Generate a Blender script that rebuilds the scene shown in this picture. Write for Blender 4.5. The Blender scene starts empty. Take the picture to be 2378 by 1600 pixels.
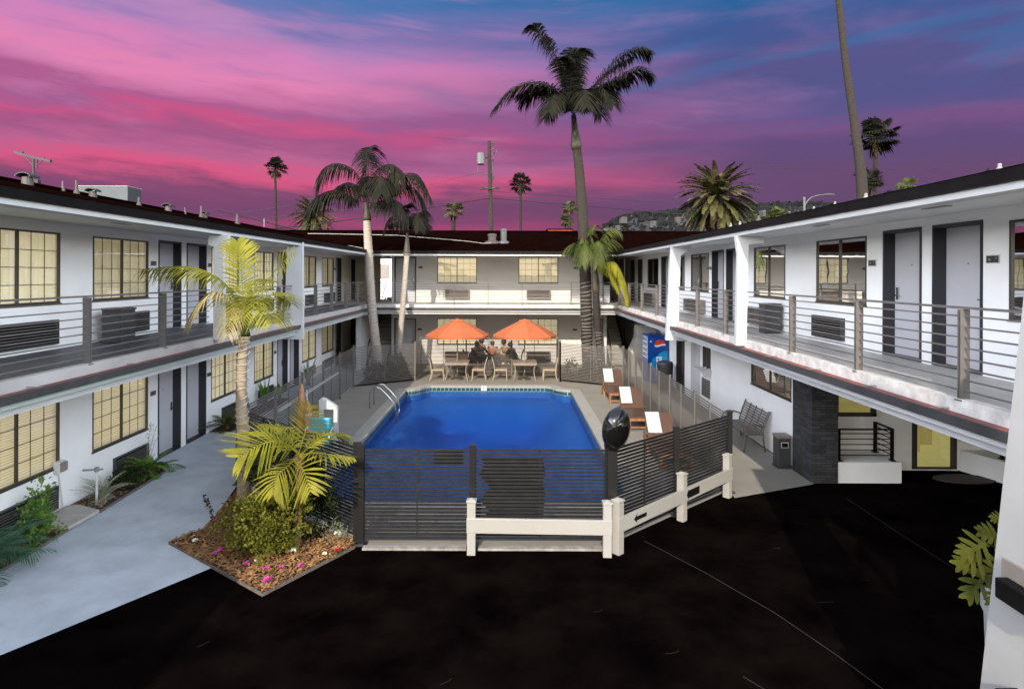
import bpy, bmesh, math, random
from mathutils import Vector, Matrix
R = math.radians
scene = bpy.context.scene
COL = scene.collection
F, CX, CY, EZ, ROLL = 1400.0, 1155.0, 625.0, 4.2, 0.0035
Z2 = 2.88                                   # upper floor level

def ray(x, y):
    dx, dy = x - CX, y - CY
    return (dx + dy * ROLL) / F, -(dy - dx * ROLL) / F
def at(x, y, Y):
    a, b = ray(x, y); return Vector((a * Y, Y, EZ + b * Y))
def gnd(x, y, z=0.0):
    a, b = ray(x, y); Y = (z - EZ) / b; return Vector((a * Y, Y, z))

# ------------------------------------------------------------------ materials
MATS = {}
def mat(name, col, rough=0.6, var=0.0, vscale=3.0, bump=0.0, bscale=60.0, metal=0.0, spec=0.5, col2=None, coat=0.0, transl=0.0, stretch=None, detail=6.0):
    if name in MATS: return MATS[name]
    m = bpy.data.materials.new(name); m.use_nodes = True
    nt = m.node_tree; nd = nt.nodes; lk = nt.links
    bs = nd['Principled BSDF']; out = nd['Material Output']
    bs.inputs['Base Color'].default_value = (*col, 1)
    bs.inputs['Roughness'].default_value = rough
    bs.inputs['Metallic'].default_value = metal
    bs.inputs['Specular IOR Level'].default_value = spec
    bs.inputs['Coat Weight'].default_value = coat
    geo = nd.new('ShaderNodeNewGeometry')
    src = geo.outputs['Position']
    if stretch:
        mp = nd.new('ShaderNodeMapping'); mp.inputs['Scale'].default_value = stretch
        lk.new(src, mp.inputs['Vector']); src = mp.outputs['Vector']
    if var > 0 or col2:
        nz = nd.new('ShaderNodeTexNoise'); nz.inputs['Scale'].default_value = vscale; nz.inputs['Detail'].default_value = detail
        nz.inputs['Roughness'].default_value = 0.6
        lk.new(src, nz.inputs['Vector'])
        rp = nd.new('ShaderNodeValToRGB')
        rp.color_ramp.elements[0].position = 0.32; rp.color_ramp.elements[1].position = 0.68
        if col2: a, b = col, col2
        else: a, b = [c * (1 - var) for c in col], [min(1, c * (1 + var)) for c in col]
        rp.color_ramp.elements[0].color = (*a, 1); rp.color_ramp.elements[1].color = (*b, 1)
        lk.new(nz.outputs['Fac'], rp.inputs['Fac']); lk.new(rp.outputs['Color'], bs.inputs['Base Color'])
        if transl: colsrc = rp.outputs['Color']
    if bump > 0:
        n2 = nd.new('ShaderNodeTexNoise'); n2.inputs['Scale'].default_value = bscale; n2.inputs['Detail'].default_value = 4
        lk.new(src, n2.inputs['Vector'])
        bp = nd.new('ShaderNodeBump'); bp.inputs['Strength'].default_value = bump; bp.inputs['Distance'].default_value = 0.01
        lk.new(n2.outputs['Fac'], bp.inputs['Height']); lk.new(bp.outputs['Normal'], bs.inputs['Normal'])
    if transl:
        tr = nd.new('ShaderNodeBsdfTranslucent'); mx = nd.new('ShaderNodeMixShader'); mx.inputs[0].default_value = transl
        tr.inputs['Color'].default_value = (*col, 1)
        if var > 0 or col2: lk.new(colsrc, tr.inputs['Color'])
        lk.new(bs.outputs[0], mx.inputs[1]); lk.new(tr.outputs[0], mx.inputs[2]); lk.new(mx.outputs[0], out.inputs['Surface'])
    MATS[name] = m
    return m

def brickmat(name, c1, c2, mortar, scale, bw, bh, msize, bump=0.6, vertical=True, rough=0.8, var=0.3):
    """brick pattern laid over world positions: (x+y, z) for walls, (x, y) flat"""
    m = bpy.data.materials.new(name); m.use_nodes = True
    nt = m.node_tree; nd = nt.nodes; lk = nt.links; bs = nd['Principled BSDF']
    geo = nd.new('ShaderNodeNewGeometry'); sp = nd.new('ShaderNodeSeparateXYZ'); lk.new(geo.outputs['Position'], sp.inputs[0])
    cb = nd.new('ShaderNodeCombineXYZ')
    if vertical:
        ad = nd.new('ShaderNodeMath'); ad.operation = 'ADD'; lk.new(sp.outputs[0], ad.inputs[0]); lk.new(sp.outputs[1], ad.inputs[1])
        lk.new(ad.outputs[0], cb.inputs[0]); lk.new(sp.outputs[2], cb.inputs[1])
    else:
        lk.new(sp.outputs[0], cb.inputs[0]); lk.new(sp.outputs[1], cb.inputs[1])
    br = nd.new('ShaderNodeTexBrick'); lk.new(cb.outputs[0], br.inputs['Vector'])
    br.inputs['Color1'].default_value = (*c1, 1); br.inputs['Color2'].default_value = (*c2, 1); br.inputs['Mortar'].default_value = (*mortar, 1)
    br.inputs['Scale'].default_value = scale; br.inputs['Brick Width'].default_value = bw; br.inputs['Row Height'].default_value = bh
    br.inputs['Mortar Size'].default_value = msize; br.offset = 0.37; br.squash = 0.7; br.squash_frequency = 3
    nz = nd.new('ShaderNodeTexNoise'); nz.inputs['Scale'].default_value = 7; nz.inputs['Detail'].default_value = 8; lk.new(geo.outputs['Position'], nz.inputs['Vector'])
    mr = nd.new('ShaderNodeMapRange'); mr.inputs['To Min'].default_value = 1 - var; mr.inputs['To Max'].default_value = 1 + var; lk.new(nz.outputs['Fac'], mr.inputs['Value'])
    mu = nd.new('ShaderNodeMix'); mu.data_type = 'RGBA'; mu.blend_type = 'MULTIPLY'; mu.inputs['Factor'].default_value = 1
    lk.new(br.outputs['Color'], mu.inputs['A']); lk.new(mr.outputs[0], mu.inputs['B']); lk.new(mu.outputs['Result'], bs.inputs['Base Color'])
    bp = nd.new('ShaderNodeBump'); bp.inputs['Strength'].default_value = bump; bp.inputs['Distance'].default_value = 0.03
    ad2 = nd.new('ShaderNodeMath'); ad2.operation = 'SUBTRACT'; lk.new(nz.outputs['Fac'], ad2.inputs[0]); lk.new(br.outputs['Fac'], ad2.inputs[1])
    lk.new(ad2.outputs[0], bp.inputs['Height']); lk.new(bp.outputs['Normal'], bs.inputs['Normal'])
    bs.inputs['Roughness'].default_value = rough
    if 'shingle' in name: bs.inputs['Specular IOR Level'].default_value = .0
    MATS[name] = m
    return m

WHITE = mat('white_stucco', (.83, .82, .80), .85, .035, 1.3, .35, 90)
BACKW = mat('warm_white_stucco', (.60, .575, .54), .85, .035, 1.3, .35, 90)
COLW = mat('column_paint', (.40, .39, .375), .7, .06, 2.5, .12, 60)
WHITE2 = mat('white_trim_paint', (.50, .50, .495), .6, .05, 2.2, .1, 40)
CEIL = mat('soffit_paint', (.66, .68, .66), .8, .05, .8)
GREENW = mat('pale_green_trim', (.36, .43, .39), .6, .06, 2.5)
BEIGE = mat('beige_stucco', (.72, .62, .46), .85, .05, 1.2, .3, 90)
OLIVE = mat('shaded_side_wall', (.16, .145, .11), .7, .1, 3)  # dark olive carries the shade on the passage side wall
GREYW = mat('grey_wall_paint', (.16, .155, .15), .8, .08, 2)
BLACKP = mat('black_fascia_paint', (.006, .0055, .0055), .6, .4, 3, spec=.12)
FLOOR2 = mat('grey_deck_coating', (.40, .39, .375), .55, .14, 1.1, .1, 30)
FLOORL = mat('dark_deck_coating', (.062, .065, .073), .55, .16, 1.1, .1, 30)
LIP = mat('weathered_white_edge', (.55, .53, .49), .8, .25, 5, .6, 25)
GUTR = mat('red_gutter_lining', (.20, .045, .035), .6, .3, 4)
GUTD = mat('dark_gutter', (.045, .045, .045), .45, .25, 4)
BRONZE = mat('bronze_window_frame', (.05, .042, .032), .4, .1, 5)
DOORM = mat('grey_door_paint', (.46, .45, .475), .55, .03, 2)
JAMB = mat('charcoal_door_frame', (.022, .022, .026), .5, .1, 4)
DARKAC = mat('charcoal_metal', (.035, .037, .042), .45, .15, 6)
GREYAC = mat('taupe_metal', (.22, .19, .165), .5, .1, 6)
RAILM = mat('railing_metal', (.115, .105, .098), .42, .15, 8)
STEEL = mat('brushed_steel', (.62, .62, .62), .22, .1, 8, metal=1.0)
BLKF = mat('black_fence_slats', (.013, .0135, .0145), .42, .35, 6, .2, 30)
BLKP = mat('black_post', (.012, .012, .012), .35)
GRYF = mat('bronze_grey_fence', (.12, .108, .094), .45, .15, 5)
VINYL = mat('white_vinyl', (.34, .332, .315), .35, .03, 3)
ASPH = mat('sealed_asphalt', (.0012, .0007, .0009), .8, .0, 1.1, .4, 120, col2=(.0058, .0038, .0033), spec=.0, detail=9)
CONC = mat('pool_deck_concrete', (.22, .20, .165), .85, .10, 1.3, .3, 60, detail=9)
COPE = mat('coping_concrete', (.30, .285, .25), .8, .08, 3, .3, 60)
WALK = mat('sky_tinted_walk_concrete', (.46, .50, .555), .75, .15, 1.7, .35, 45, detail=10)  # blue of the skylight in shade is mixed into the concrete colour
WALKR = mat('pale_walk_concrete', (.25, .235, .205), .8, .07, 2, .3, 60, detail=9)
KERB = mat('worn_white_kerb', (.26, .25, .235), .8, .35, 9, .5, 30)
CRACK = mat('tar_seam', (.022, .018, .0175), .7, .3, 9)
SOIL = mat('dark_soil', (.035, .02, .014), .95, .4, 14, .8, 40)
CHIPS = mat('mulch_chips', (.15, .062, .022), .85, .0, 9, .2, 60, col2=(.46, .25, .10))
EDGE = mat('grey_edging', (.12, .10, .085), .85, .3, 9)
STONEPAD = mat('concrete_pad', (.40, .38, .34), .85, .12, 6, .4, 30)
TRUNKW = mat('pale_palm_trunk', (.33, .285, .235), .85, .3, 6, .6, 30, stretch=(1, 1, 5))
TRUNKN = mat('tan_palm_trunk', (.30, .235, .165), .8, .25, 5, .5, 30, stretch=(1, 1, 4))
TRUNKD = mat('brown_palm_trunk', (.034, .028, .023), .9, .35, 5, .7, 30, stretch=(1, 1, 6))
SHAFT = mat('palm_crownshaft', (.045, .036, .018), .6, .3, 6, stretch=(3, 3, 1))
TRUNKF = mat('dark_palm_trunk', (.026, .020, .017), .9, .3, 3, stretch=(1, 1, 4))
LIGHTC = mat('string_light_cord', (.42, .40, .36), .5)
FROND_Y = mat('yellow_green_frond', (.13, .14, .012), .45, .0, 2.5, col2=(.34, .31, .035), transl=.3)
FROND_DRY = mat('dry_frond', (.28, .21, .06), .6, .0, 4, col2=(.45, .37, .18), transl=.2)
FROND_D = mat('dark_frond', (.006, .0075, .0045), .55, .0, 1.2, col2=(.022, .020, .011), transl=.15)
FROND_G = mat('green_frond', (.030, .045, .010), .5, .0, 2, col2=(.11, .12, .03), transl=.25)
FROND_DATE = mat('date_palm_frond', (.045, .045, .018), .55, .0, .8, col2=(.11, .095, .035), transl=.1)
FROND_SK = mat('dead_frond', (.04, .027, .014), .8, .0, 2, col2=(.08, .055, .03))
LEAF_SH = mat('shrub_leaf', (.045, .060, .010), .45, .0, 4, col2=(.21, .20, .03), transl=.25)
LEAF_DK = mat('dark_shrub_leaf', (.010, .016, .006), .45, .0, 4, col2=(.030, .040, .012), transl=.15)
LEAF_GR = mat('fresh_green_leaf', (.06, .14, .02), .45, .0, 4, col2=(.17, .28, .05), transl=.25)
LEAF_BL = mat('blue_green_leaf', (.04, .10, .06), .5, .0, 4, col2=(.10, .19, .11), transl=.2)
LEAF_PALE = mat('pale_grass_leaf', (.22, .25, .16), .6, .0, 5, col2=(.40, .40, .28), transl=.2)
BARK = mat('shrub_bark', (.16, .085, .04), .9, .3, 12, .5, 40)
FL_W = mat('white_petal', (.8, .78, .74), .6)
FL_M = mat('magenta_petal', (.55, .05, .33), .6)
FL_R = mat('red_petal', (.5, .03, .06), .6)
ORANGE = mat('orange_canvas', (.47, .128, .047), .75, .05, 3, .15, 200, transl=.15)
WICKER = mat('tan_wicker', (.36, .29, .195), .6, .15, 30, .5, 150)
TABLET = mat('taupe_table', (.26, .21, .17), .5, .12, 12)
WOODD = mat('brown_wicker', (.075, .037, .022), .45, .25, 3, .35, 120, stretch=(14, 1, 1))
WOODF = mat('teak_frame', (.23, .10, .04), .5, .25, 6, stretch=(2, 8, 2))
TOWEL = mat('white_towel', (.44, .435, .43), .95, .02, 6, .3, 160)
BLACKG = mat('black_gloss', (.006, .006, .006), .07, coat=.6)
BENCHM = mat('bronze_bench_metal', (.13, .11, .095), .45, .1, 8)
VBLUE = mat('vending_blue', (.0, .055, .30), .3, .08, 3)
VCYAN = mat('vending_cyan', (.0, .26, .55), .3, .08, 3)
VWHITE = mat('vending_white', (.82, .83, .85), .35)
VRED = mat('vending_red', (.62, .05, .02), .35)
VNAVY = mat('vending_navy', (.0, .05, .25), .35)
CREAM = mat('cream_enamel', (.36, .34, .30), .45, .06, 4)
BINM = mat('charcoal_plastic', (.045, .045, .048), .5, .1, 4)
BROWNB = mat('brown_plastic', (.075, .055, .045), .5, .1, 4)
TEAL = mat('teal_plastic', (.05, .34, .44), .4, .1, 4)
PLASTW = mat('white_plastic', (.55, .55, .52), .4, .04, 4)
FADED = mat('faded_red_canvas', (.46, .20, .16), .85, .2, 9)
TANC = mat('tan_canvas', (.50, .25, .12), .85, .2, 9)
SKIN = mat('skin', (.42, .25, .17), .5, .05, 20)
HAIR = mat('dark_hair', (.02, .014, .010), .5, .2, 30)
CL_DK = mat('dark_cloth', (.06, .052, .068), .9, .2, 20)
CL_BR = mat('brown_cloth', (.16, .10, .075), .9, .2, 20)
CL_RD = mat('rust_cloth', (.36, .14, .07), .9, .2, 20)
CL_OL = mat('olive_cloth', (.25, .23, .12), .9, .2, 20)
CL_GY = mat('grey_cloth', (.17, .15, .14), .9, .2, 20)
POLEW = mat('wooden_utility_pole', (.022, .013, .010), .9, .25, 4, stretch=(6, 6, 1))
GALV = mat('galvanised_metal', (.22, .22, .22), .5, .12, 5)
TRANSF = mat('transformer_grey', (.085, .092, .09), .45, .05, 3)
WIRE = mat('black_cable', (.012, .011, .012), .6)
ROOFW = mat('rooftop_white_paint', (.20, .195, .185), .6, .1, 6)
LAMPG = mat('lamp_grey', (.075, .075, .078), .5, .1, 6)
TRUNKB = mat('bare_trunk', (.034, .028, .024), .9, .35, 5, .5, 20, stretch=(1, 1, 6))
VENTW = mat('vent_paint', (.060, .048, .040), .6, .15, 10)
VENTC = mat('vent_cap', (.03, .024, .02), .6, .2, 10)
GBLOCK = mat('grey_render', (.085, .096, .10), .85, .1, 1.5)
HILLM = mat('scrub_hillside', (.014, .014, .017), .95, .0, .03, col2=(.026, .025, .028))
HTREE = mat('hillside_leaf', (.006, .007, .007), .9, .0, .05, col2=(.015, .016, .016))
HOUSEM = mat('pale_house_wall', (.05, .048, .05), .9, .1, .1)
HOUSER = mat('house_roof', (.12, .09, .085), .9, .2, .1)
GALV2 = mat('grey_house_wall', (.085, .082, .088), .9, .1, .1)
REDB = mat('red_building', (.33, .045, .03), .7, .15, 1)
RUBBER = mat('brown_doormat', (.055, .042, .04), .95, .35, 25, .8, 120)
SIGNG = mat('sign_plate', (.42, .41, .39), .4, .05, 8)
SIGND = mat('sign_dark', (.035, .034, .032), .35, .2, 12)
BLIND = mat('blind_slat', (.80, .77, .64), .6, .04, 5)
CURT = mat('beige_curtain', (.80, .74, .57), .9, .08, 3)
CURT2 = mat('olive_curtain', (.58, .52, .37), .9, .08, 3)
LOBBYC = mat('lobby_interior', (.34, .29, .12), .6, .35, 1.6)
LOBBYL = mat('lobby_floor_glow', (.55, .50, .20), .5, .1, 4)
ROOFM = brickmat('brown_shingle', (.0075, .0022, .0016), (.0042, .0014, .0010), (.002, .001, .0008), 1.0, .30, .14, .010, .5, False, .95, .5)
STONEL = brickmat('dark_ledgestone', (.060, .062, .064), (.022, .023, .025), (.008, .008, .009), 1.0, .30, .055, .005, 1.0, True, .7, .55)
POOLT = brickmat('teal_pool_tile', (.015, .06, .075), (.02, .085, .10), (.25, .35, .36), 1.0, .155, .155, .010, .2, True, .2, .2)
PLASTER = mat('pool_plaster', (.003, .078, .29), .8, .05, 2)

for _n, _m in MATS.items():
    if any(k in _n for k in ('frond', 'leaf', 'trunk')): _m.node_tree.nodes['Principled BSDF'].inputs['Specular IOR Level'].default_value = .12
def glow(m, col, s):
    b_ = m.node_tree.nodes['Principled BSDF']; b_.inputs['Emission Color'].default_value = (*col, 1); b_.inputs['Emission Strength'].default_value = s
# emission added to curtains, blinds and lobby surfaces to brighten dark windows
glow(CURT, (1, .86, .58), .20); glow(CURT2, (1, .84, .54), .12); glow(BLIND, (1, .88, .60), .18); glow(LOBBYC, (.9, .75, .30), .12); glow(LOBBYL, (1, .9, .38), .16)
def glassmat(name, tint, refl, rough=.01, bump=0.0, ior=1.5, bscale=3.0, fk=1.0):
    m = bpy.data.materials.new(name); m.use_nodes = True
    nt = m.node_tree; nd = nt.nodes; lk = nt.links
    for n in list(nd):
        if n.type == 'BSDF_PRINCIPLED': nd.remove(n)
    out = nd['Material Output']
    tr = nd.new('ShaderNodeBsdfTransparent'); tr.inputs[0].default_value = (*tint, 1)
    gl = nd.new('ShaderNodeBsdfGlossy'); gl.inputs['Roughness'].default_value = rough
    fr = nd.new('ShaderNodeFresnel'); fr.inputs['IOR'].default_value = ior
    mx = nd.new('ShaderNodeMixShader')
    ma = nd.new('ShaderNodeMath'); ma.operation = 'MULTIPLY_ADD'; ma.inputs[1].default_value = fk; ma.inputs[2].default_value = refl; ma.use_clamp = True
    lk.new(fr.outputs[0], ma.inputs[0]); lk.new(ma.outputs[0], mx.inputs[0]); lk.new(tr.outputs[0], mx.inputs[1]); lk.new(gl.outputs[0], mx.inputs[2])
    if bump:
        geo = nd.new('ShaderNodeNewGeometry')
        nz = nd.new('ShaderNodeTexNoise'); nz.inputs['Scale'].default_value = bscale; nz.inputs['Detail'].default_value = 3; lk.new(geo.outputs['Position'], nz.inputs['Vector'])
        bp = nd.new('ShaderNodeBump'); bp.inputs['Strength'].default_value = bump; bp.inputs['Distance'].default_value = .05
        lk.new(nz.outputs['Fac'], bp.inputs['Height']); lk.new(bp.outputs[0], gl.inputs['Normal']); lk.new(bp.outputs[0], fr.inputs['Normal'])
    lk.new(mx.outputs[0], out.inputs['Surface'])
    MATS[name] = m
    return m
PANE = glassmat('window_glass', (.98, .99, .97), .16, .012, .03, bscale=1.1)
LOBBYG = glassmat('lobby_glass', (.9, .92, .85), .04)
WATER = glassmat('pool_water', (.95, .98, 1.0), -.004,   .03, .5, 1.33, 3.4, fk=.22)
_nt = WATER.node_tree
_va = _nt.nodes.new('ShaderNodeVolumeAbsorption'); _va.inputs['Color'].default_value = (.12, .62, .97, 1); _va.inputs['Density'].default_value = .22
_nt.links.new(_va.outputs[0], _nt.nodes['Material Output'].inputs['Volume'])

# ------------------------------------------------------------------ mesh builder
class MB:
    def __init__(self, T=None): self.v = []; self.f = []; self.T = T
    def add(self, vs, fs):
        n = len(self.v)
        if self.T: vs = [self.T(*p) for p in vs]
        self.v.extend([tuple(p) for p in vs]); self.f.extend([tuple(i + n for i in f) for f in fs])
    def box(self, x0, x1, y0, y1, z0, z1):
        self.add([(x0,y0,z0),(x1,y0,z0),(x1,y1,z0),(x0,y1,z0),(x0,y0,z1),(x1,y0,z1),(x1,y1,z1),(x0,y1,z1)],
                 [(0,3,2,1),(4,5,6,7),(0,1,5,4),(1,2,6,5),(2,3,7,6),(3,0,4,7)])
    def poly(self, pts): self.add(pts, [tuple(range(len(pts)))])
    def obox(self, c, a, b, d):
        c, a, b, d = map(Vector, (c, a, b, d)); vs = []
        for k in (-1, 1):
            for (i, j) in ((-1,-1),(1,-1),(1,1),(-1,1)): vs.append(c + a*i + b*j + d*k)
        self.add(vs, [(0,3,2,1),(4,5,6,7),(0,1,5,4),(1,2,6,5),(2,3,7,6),(3,0,4,7)])
    def bar(self, p, q, w, h=None, up=(0,0,1)):
        p, q = Vector(p), Vector(q); h = h or w; d = (q - p)
        if d.length < 1e-6: return
        t = d.normalized(); s = t.cross(Vector(up))
        if s.length < 1e-4: s = t.cross(Vector((1,0,0)))
        s.normalize(); u = s.cross(t)
        self.obox((p+q)/2, s*(w/2), u*(h/2), d/2)
    def tube(self, pts, rad, n=8, cap=True):
        pts = [Vector(p) for p in pts]; m = len(pts)
        if not isinstance(rad, (list, tuple)): rad = [rad]*m
        vs = []; fs = []; prev = None
        for i, p in enumerate(pts):
            t = (pts[min(i+1,m-1)] - pts[max(i-1,0)]).normalized()
            if prev is None:
                s = t.cross(Vector((0,0,1)))
                if s.length < .05: s = t.cross(Vector((1,0,0)))
            else: s = prev - t*prev.dot(t)
            s.normalize(); prev = s; u = t.cross(s)
            for k in range(n):
                a = 2*math.pi*k/n; vs.append(p + (s*math.cos(a) + u*math.sin(a))*rad[i])
        for i in range(m-1):
            for k in range(n):
                k2 = (k+1) % n; fs.append((i*n+k, i*n+k2, (i+1)*n+k2, (i+1)*n+k))
        if cap: fs.append(tuple(range(n-1,-1,-1))); fs.append(tuple((m-1)*n+k for k in range(n)))
        self.add(vs, fs)
    def lathe(self, c, prof, n=16, axis=None, sx=1, sy=1):
        cx, cy, cz = c; vs = []; fs = []; m = len(prof)
        for (r, z) in prof:
            for k in range(n):
                a = 2*math.pi*k/n; vs.append((cx + r*math.cos(a)*sx, cy + r*math.sin(a)*sy, cz + z))
        for i in range(m-1):
            for k in range(n):
                k2 = (k+1) % n; fs.append((i*n+k, i*n+k2, (i+1)*n+k2, (i+1)*n+k))
        fs.append(tuple(range(n-1,-1,-1))); fs.append(tuple((m-1)*n+k for k in range(n)))
        self.add(vs, fs)
    def prism(self, pts, off):
        """pts: planar outline (3D), extruded by vector off"""
        n = len(pts); off = Vector(off); a = [Vector(p) for p in pts]; b = [p + off for p in a]
        fs = [tuple(range(n-1,-1,-1)), tuple(range(n, 2*n))] + [(i, (i+1)%n, n+(i+1)%n, n+i) for i in range(n)]
        self.add(a+b, fs)
    def build(self, name, m, parent=None, loc=None, smooth=False, kind=None, label=None, cat=None, group=None, recalc=True, bevel=0):
        me = bpy.data.meshes.new(name)
        if parent is not None: org = worg(parent)
        elif loc is not None: org = Vector(loc)
        else:
            xs = [p[0] for p in self.v]; ys = [p[1] for p in self.v]; zs = [p[2] for p in self.v]
            org = Vector(((min(xs)+max(xs))/2, (min(ys)+max(ys))/2, min(zs))) if kind is None else Vector((0,0,0))
        me.from_pydata([(p[0]-org.x, p[1]-org.y, p[2]-org.z) for p in self.v], [], self.f)
        if recalc:
            bm = bmesh.new(); bm.from_mesh(me); bmesh.ops.recalc_face_normals(bm, faces=bm.faces); bm.to_mesh(me); bm.free()
        me.materials.append(m)
        if smooth:
            for p in me.polygons: p.use_smooth = True
        o = bpy.data.objects.new(name, me); COL.objects.link(o)
        if parent is not None: o.parent = parent
        else: o.location = org
        if bevel:
            md = o.modifiers.new('bevel', 'BEVEL'); md.width = bevel; md.segments = 2; md.limit_method = 'ANGLE'
        settag(o, label, cat, group, kind)
        return o
def worg(o):
    v = Vector((0,0,0))
    while o is not None: v = v + o.location; o = o.parent
    return v
def settag(o, label=None, cat=None, group=None, kind=None):
    if label: o['label'] = label
    if cat: o['category'] = cat
    if group: o['group'] = group
    if kind: o['kind'] = kind
    return o
def thing(name, label, cat, loc=(0,0,0), group=None):
    o = bpy.data.objects.new(name, None); COL.objects.link(o); o.location = loc; o.empty_display_size = .2
    return settag(o, label, cat, group)
def dup(o, loc=None, rz=0, label=None, parent=None):
    c = o.copy(); COL.objects.link(c)
    if parent is not None: c.parent = parent
    if loc is not None: c.location = loc; c.rotation_euler = (0, 0, rz)
    if label: c['label'] = label
    for ch in list(o.children): dup(ch, parent=c)
    return c
def struct(mb, name, m, **k): return mb.build(name, m, kind='structure', **k)
def fill2d(outer, holes):
    """triangulated polygon with holes, 2D"""
    bm = bmesh.new(); es = []
    for loop in [outer] + list(holes):
        vs = [bm.verts.new((p[0], p[1], 0)) for p in loop]
        for i in range(len(vs)): es.append(bm.edges.new((vs[i], vs[(i+1) % len(vs)])))
    bmesh.ops.triangle_fill(bm, edges=es, use_beauty=True, use_dissolve=False, normal=(0,0,1))
    bm.verts.index_update()
    v = [tuple(x.co)[:2] for x in bm.verts]; f = [tuple(x.index for x in fc.verts) for fc in bm.faces]
    bm.free(); return v, f
def sheet(mb, outer, holes, z):
    v, f = fill2d(outer, holes); mb.add([(p[0], p[1], z) for p in v], f)
def frame(O, U, N):
    O, U, N = Vector(O), Vector(U), Vector(N)
    return lambda u, n, z: O + U*u + N*n + Vector((0,0,z))
def arc(c, r, a0, a1, n): return [(c[0]+r*math.cos(R(a0+(a1-a0)*i/n)), c[1]+r*math.sin(R(a0+(a1-a0)*i/n))) for i in range(n+1)]
# ------------------------------------------------------------------ camera, light, sky
cam = bpy.data.cameras.new('camera'); co = bpy.data.objects.new('camera', cam); COL.objects.link(co)
cam.sensor_width = 36; cam.lens = 36 * F / 2330; cam.shift_x = 10 / 2330; cam.shift_y = -159 / 2330
cam.clip_start = .05; cam.clip_end = 6000
co.location = (0, 0, EZ); co.rotation_euler = (R(90), -ROLL, 0); scene.camera = co
SUND = Vector((.395, 1.9, -1.0)).normalized()
sl = bpy.data.lights.new('sun', 'SUN'); so = bpy.data.objects.new('sun', sl); COL.objects.link(so)
sl.energy = 3.2; sl.angle = R(.5); sl.color = (1.0, .90, .76)
so.rotation_euler = SUND.to_track_quat('-Z', 'Y').to_euler(); so.location = (-20, -40, 40)
scene.view_settings.view_transform = 'Standard'; scene.view_settings.look = 'None'
scene.view_settings.exposure = 0.8; scene.view_settings.gamma = 1.0
w = bpy.data.worlds.new('World'); scene.world = w; w.use_nodes = True
nt = w.node_tree; nd = nt.nodes; lk = nt.links
bg = nd['Background']; SKYS = .12; bg.inputs['Strength'].default_value = SKYS
sky = nd.new('ShaderNodeTexSky'); sky.sky_type = 'NISHITA'; sky.sun_disc = False
sky.sun_elevation = R(27.2); sky.sun_rotation = math.atan2(-.43, -1.9); sky.air_density = 1.0; sky.dust_density = 1.5
def mth(op, a, b=None, c=None, clamp=False):
    n = nd.new('ShaderNodeMath'); n.operation = op; n.use_clamp = clamp
    for i, x in enumerate((a, b, c)):
        if x is None: continue
        if isinstance(x, (int, float)): n.inputs[i].default_value = x
        else: lk.new(x, n.inputs[i])
    return n.outputs[0]
def smooth(x, a, b):
    n = nd.new('ShaderNodeMapRange'); n.interpolation_type = 'SMOOTHSTEP'
    n.inputs['From Min'].default_value = a; n.inputs['From Max'].default_value = b; lk.new(x, n.inputs['Value']); return n.outputs[0]
def rampn(x, stops):
    n = nd.new('ShaderNodeValToRGB'); lk.new(x, n.inputs['Fac']); e = n.color_ramp.elements
    while len(e) < len(stops): e.new(.5)
    for i, (p, c) in enumerate(stops):
        e[i].position = p; e[i].color = (*[((v/255+.055)/1.055)**2.4 if v > 10 else v/255/12.92 for v in c], 1)
    return n.outputs['Color']
def mixc(f, a, b, bt='MIX'):
    n = nd.new('ShaderNodeMix'); n.data_type = 'RGBA'; n.blend_type = bt
    if isinstance(f, (int, float)): n.inputs['Factor'].default_value = f
    else: lk.new(f, n.inputs['Factor'])
    for k, x in (('A', a), ('B', b)):
        if isinstance(x, tuple): n.inputs[k].default_value = x
        else: lk.new(x, n.inputs[k])
    return n.outputs['Result']
tc = nd.new('ShaderNodeTexCoord'); sx = nd.new('ShaderNodeSeparateXYZ'); lk.new(tc.outputs['Generated'], sx.inputs[0])
dx, dy, dz = sx.outputs
hr = mth('SQRT', mth('ADD', mth('MULTIPLY', dx, dx), mth('MULTIPLY', dy, dy)))
el = mth('DIVIDE', dz, mth('MAXIMUM', hr, .01))
az = mth('DIVIDE', dx, mth('MAXIMUM', dy, .15))
def nz(sa, se, off, det=6, rough=.55, skew=0.0):
    c = nd.new('ShaderNodeCombineXYZ'); lk.new(mth('MULTIPLY', az, sa), c.inputs[0])
    lk.new(mth('MULTIPLY_ADD', el, se, mth('MULTIPLY', az, skew)), c.inputs[1]); c.inputs[2].default_value = off
    n = nd.new('ShaderNodeTexNoise'); n.inputs['Scale'].default_value = 1; n.inputs['Detail'].default_value = det; n.inputs['Roughness'].default_value = rough
    n.inputs['Distortion'].default_value = .35
    lk.new(c.outputs[0], n.inputs['Vector']); return n.outputs['Fac']
nA = nz(1.7, 9, 3.1, skew=.5); nB = nz(3.5, 30, 7.7, 8, .65, skew=1.2); nC = nz(1.1, 5, 11.3, 4, skew=-.3); nE = nz(9, 80, 2.2, 6, .7, skew=3)
warp = mth('ADD', mth('MULTIPLY', mth('SUBTRACT', nA, .5), .13), mth('MULTIPLY', mth('SUBTRACT', nB, .5), .075))
e2 = mth('ADD', mth('ADD', el, warp), .018)
S = 1 / .50
left = rampn(mth('MULTIPLY', e2, S), [(0, (100, 66, 96)), (.13, (108, 72, 104)), (.185, (158, 72, 112)), (.225, (122, 70, 108)), (.255, (116, 70, 107)), (.30, (132, 74, 112)), (.345, (212, 88, 130)), (.39, (184, 98, 142)), (.44, (160, 86, 132)), (.475, (196, 84, 132)),
     (.52, (168, 92, 142)), (.60, (222, 130, 176)), (.68, (206, 128, 182)), (.75, (170, 128, 184)), (.82, (136, 120, 178)), (.90, (88, 122, 180)), (1, (58, 118, 178))])
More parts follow.
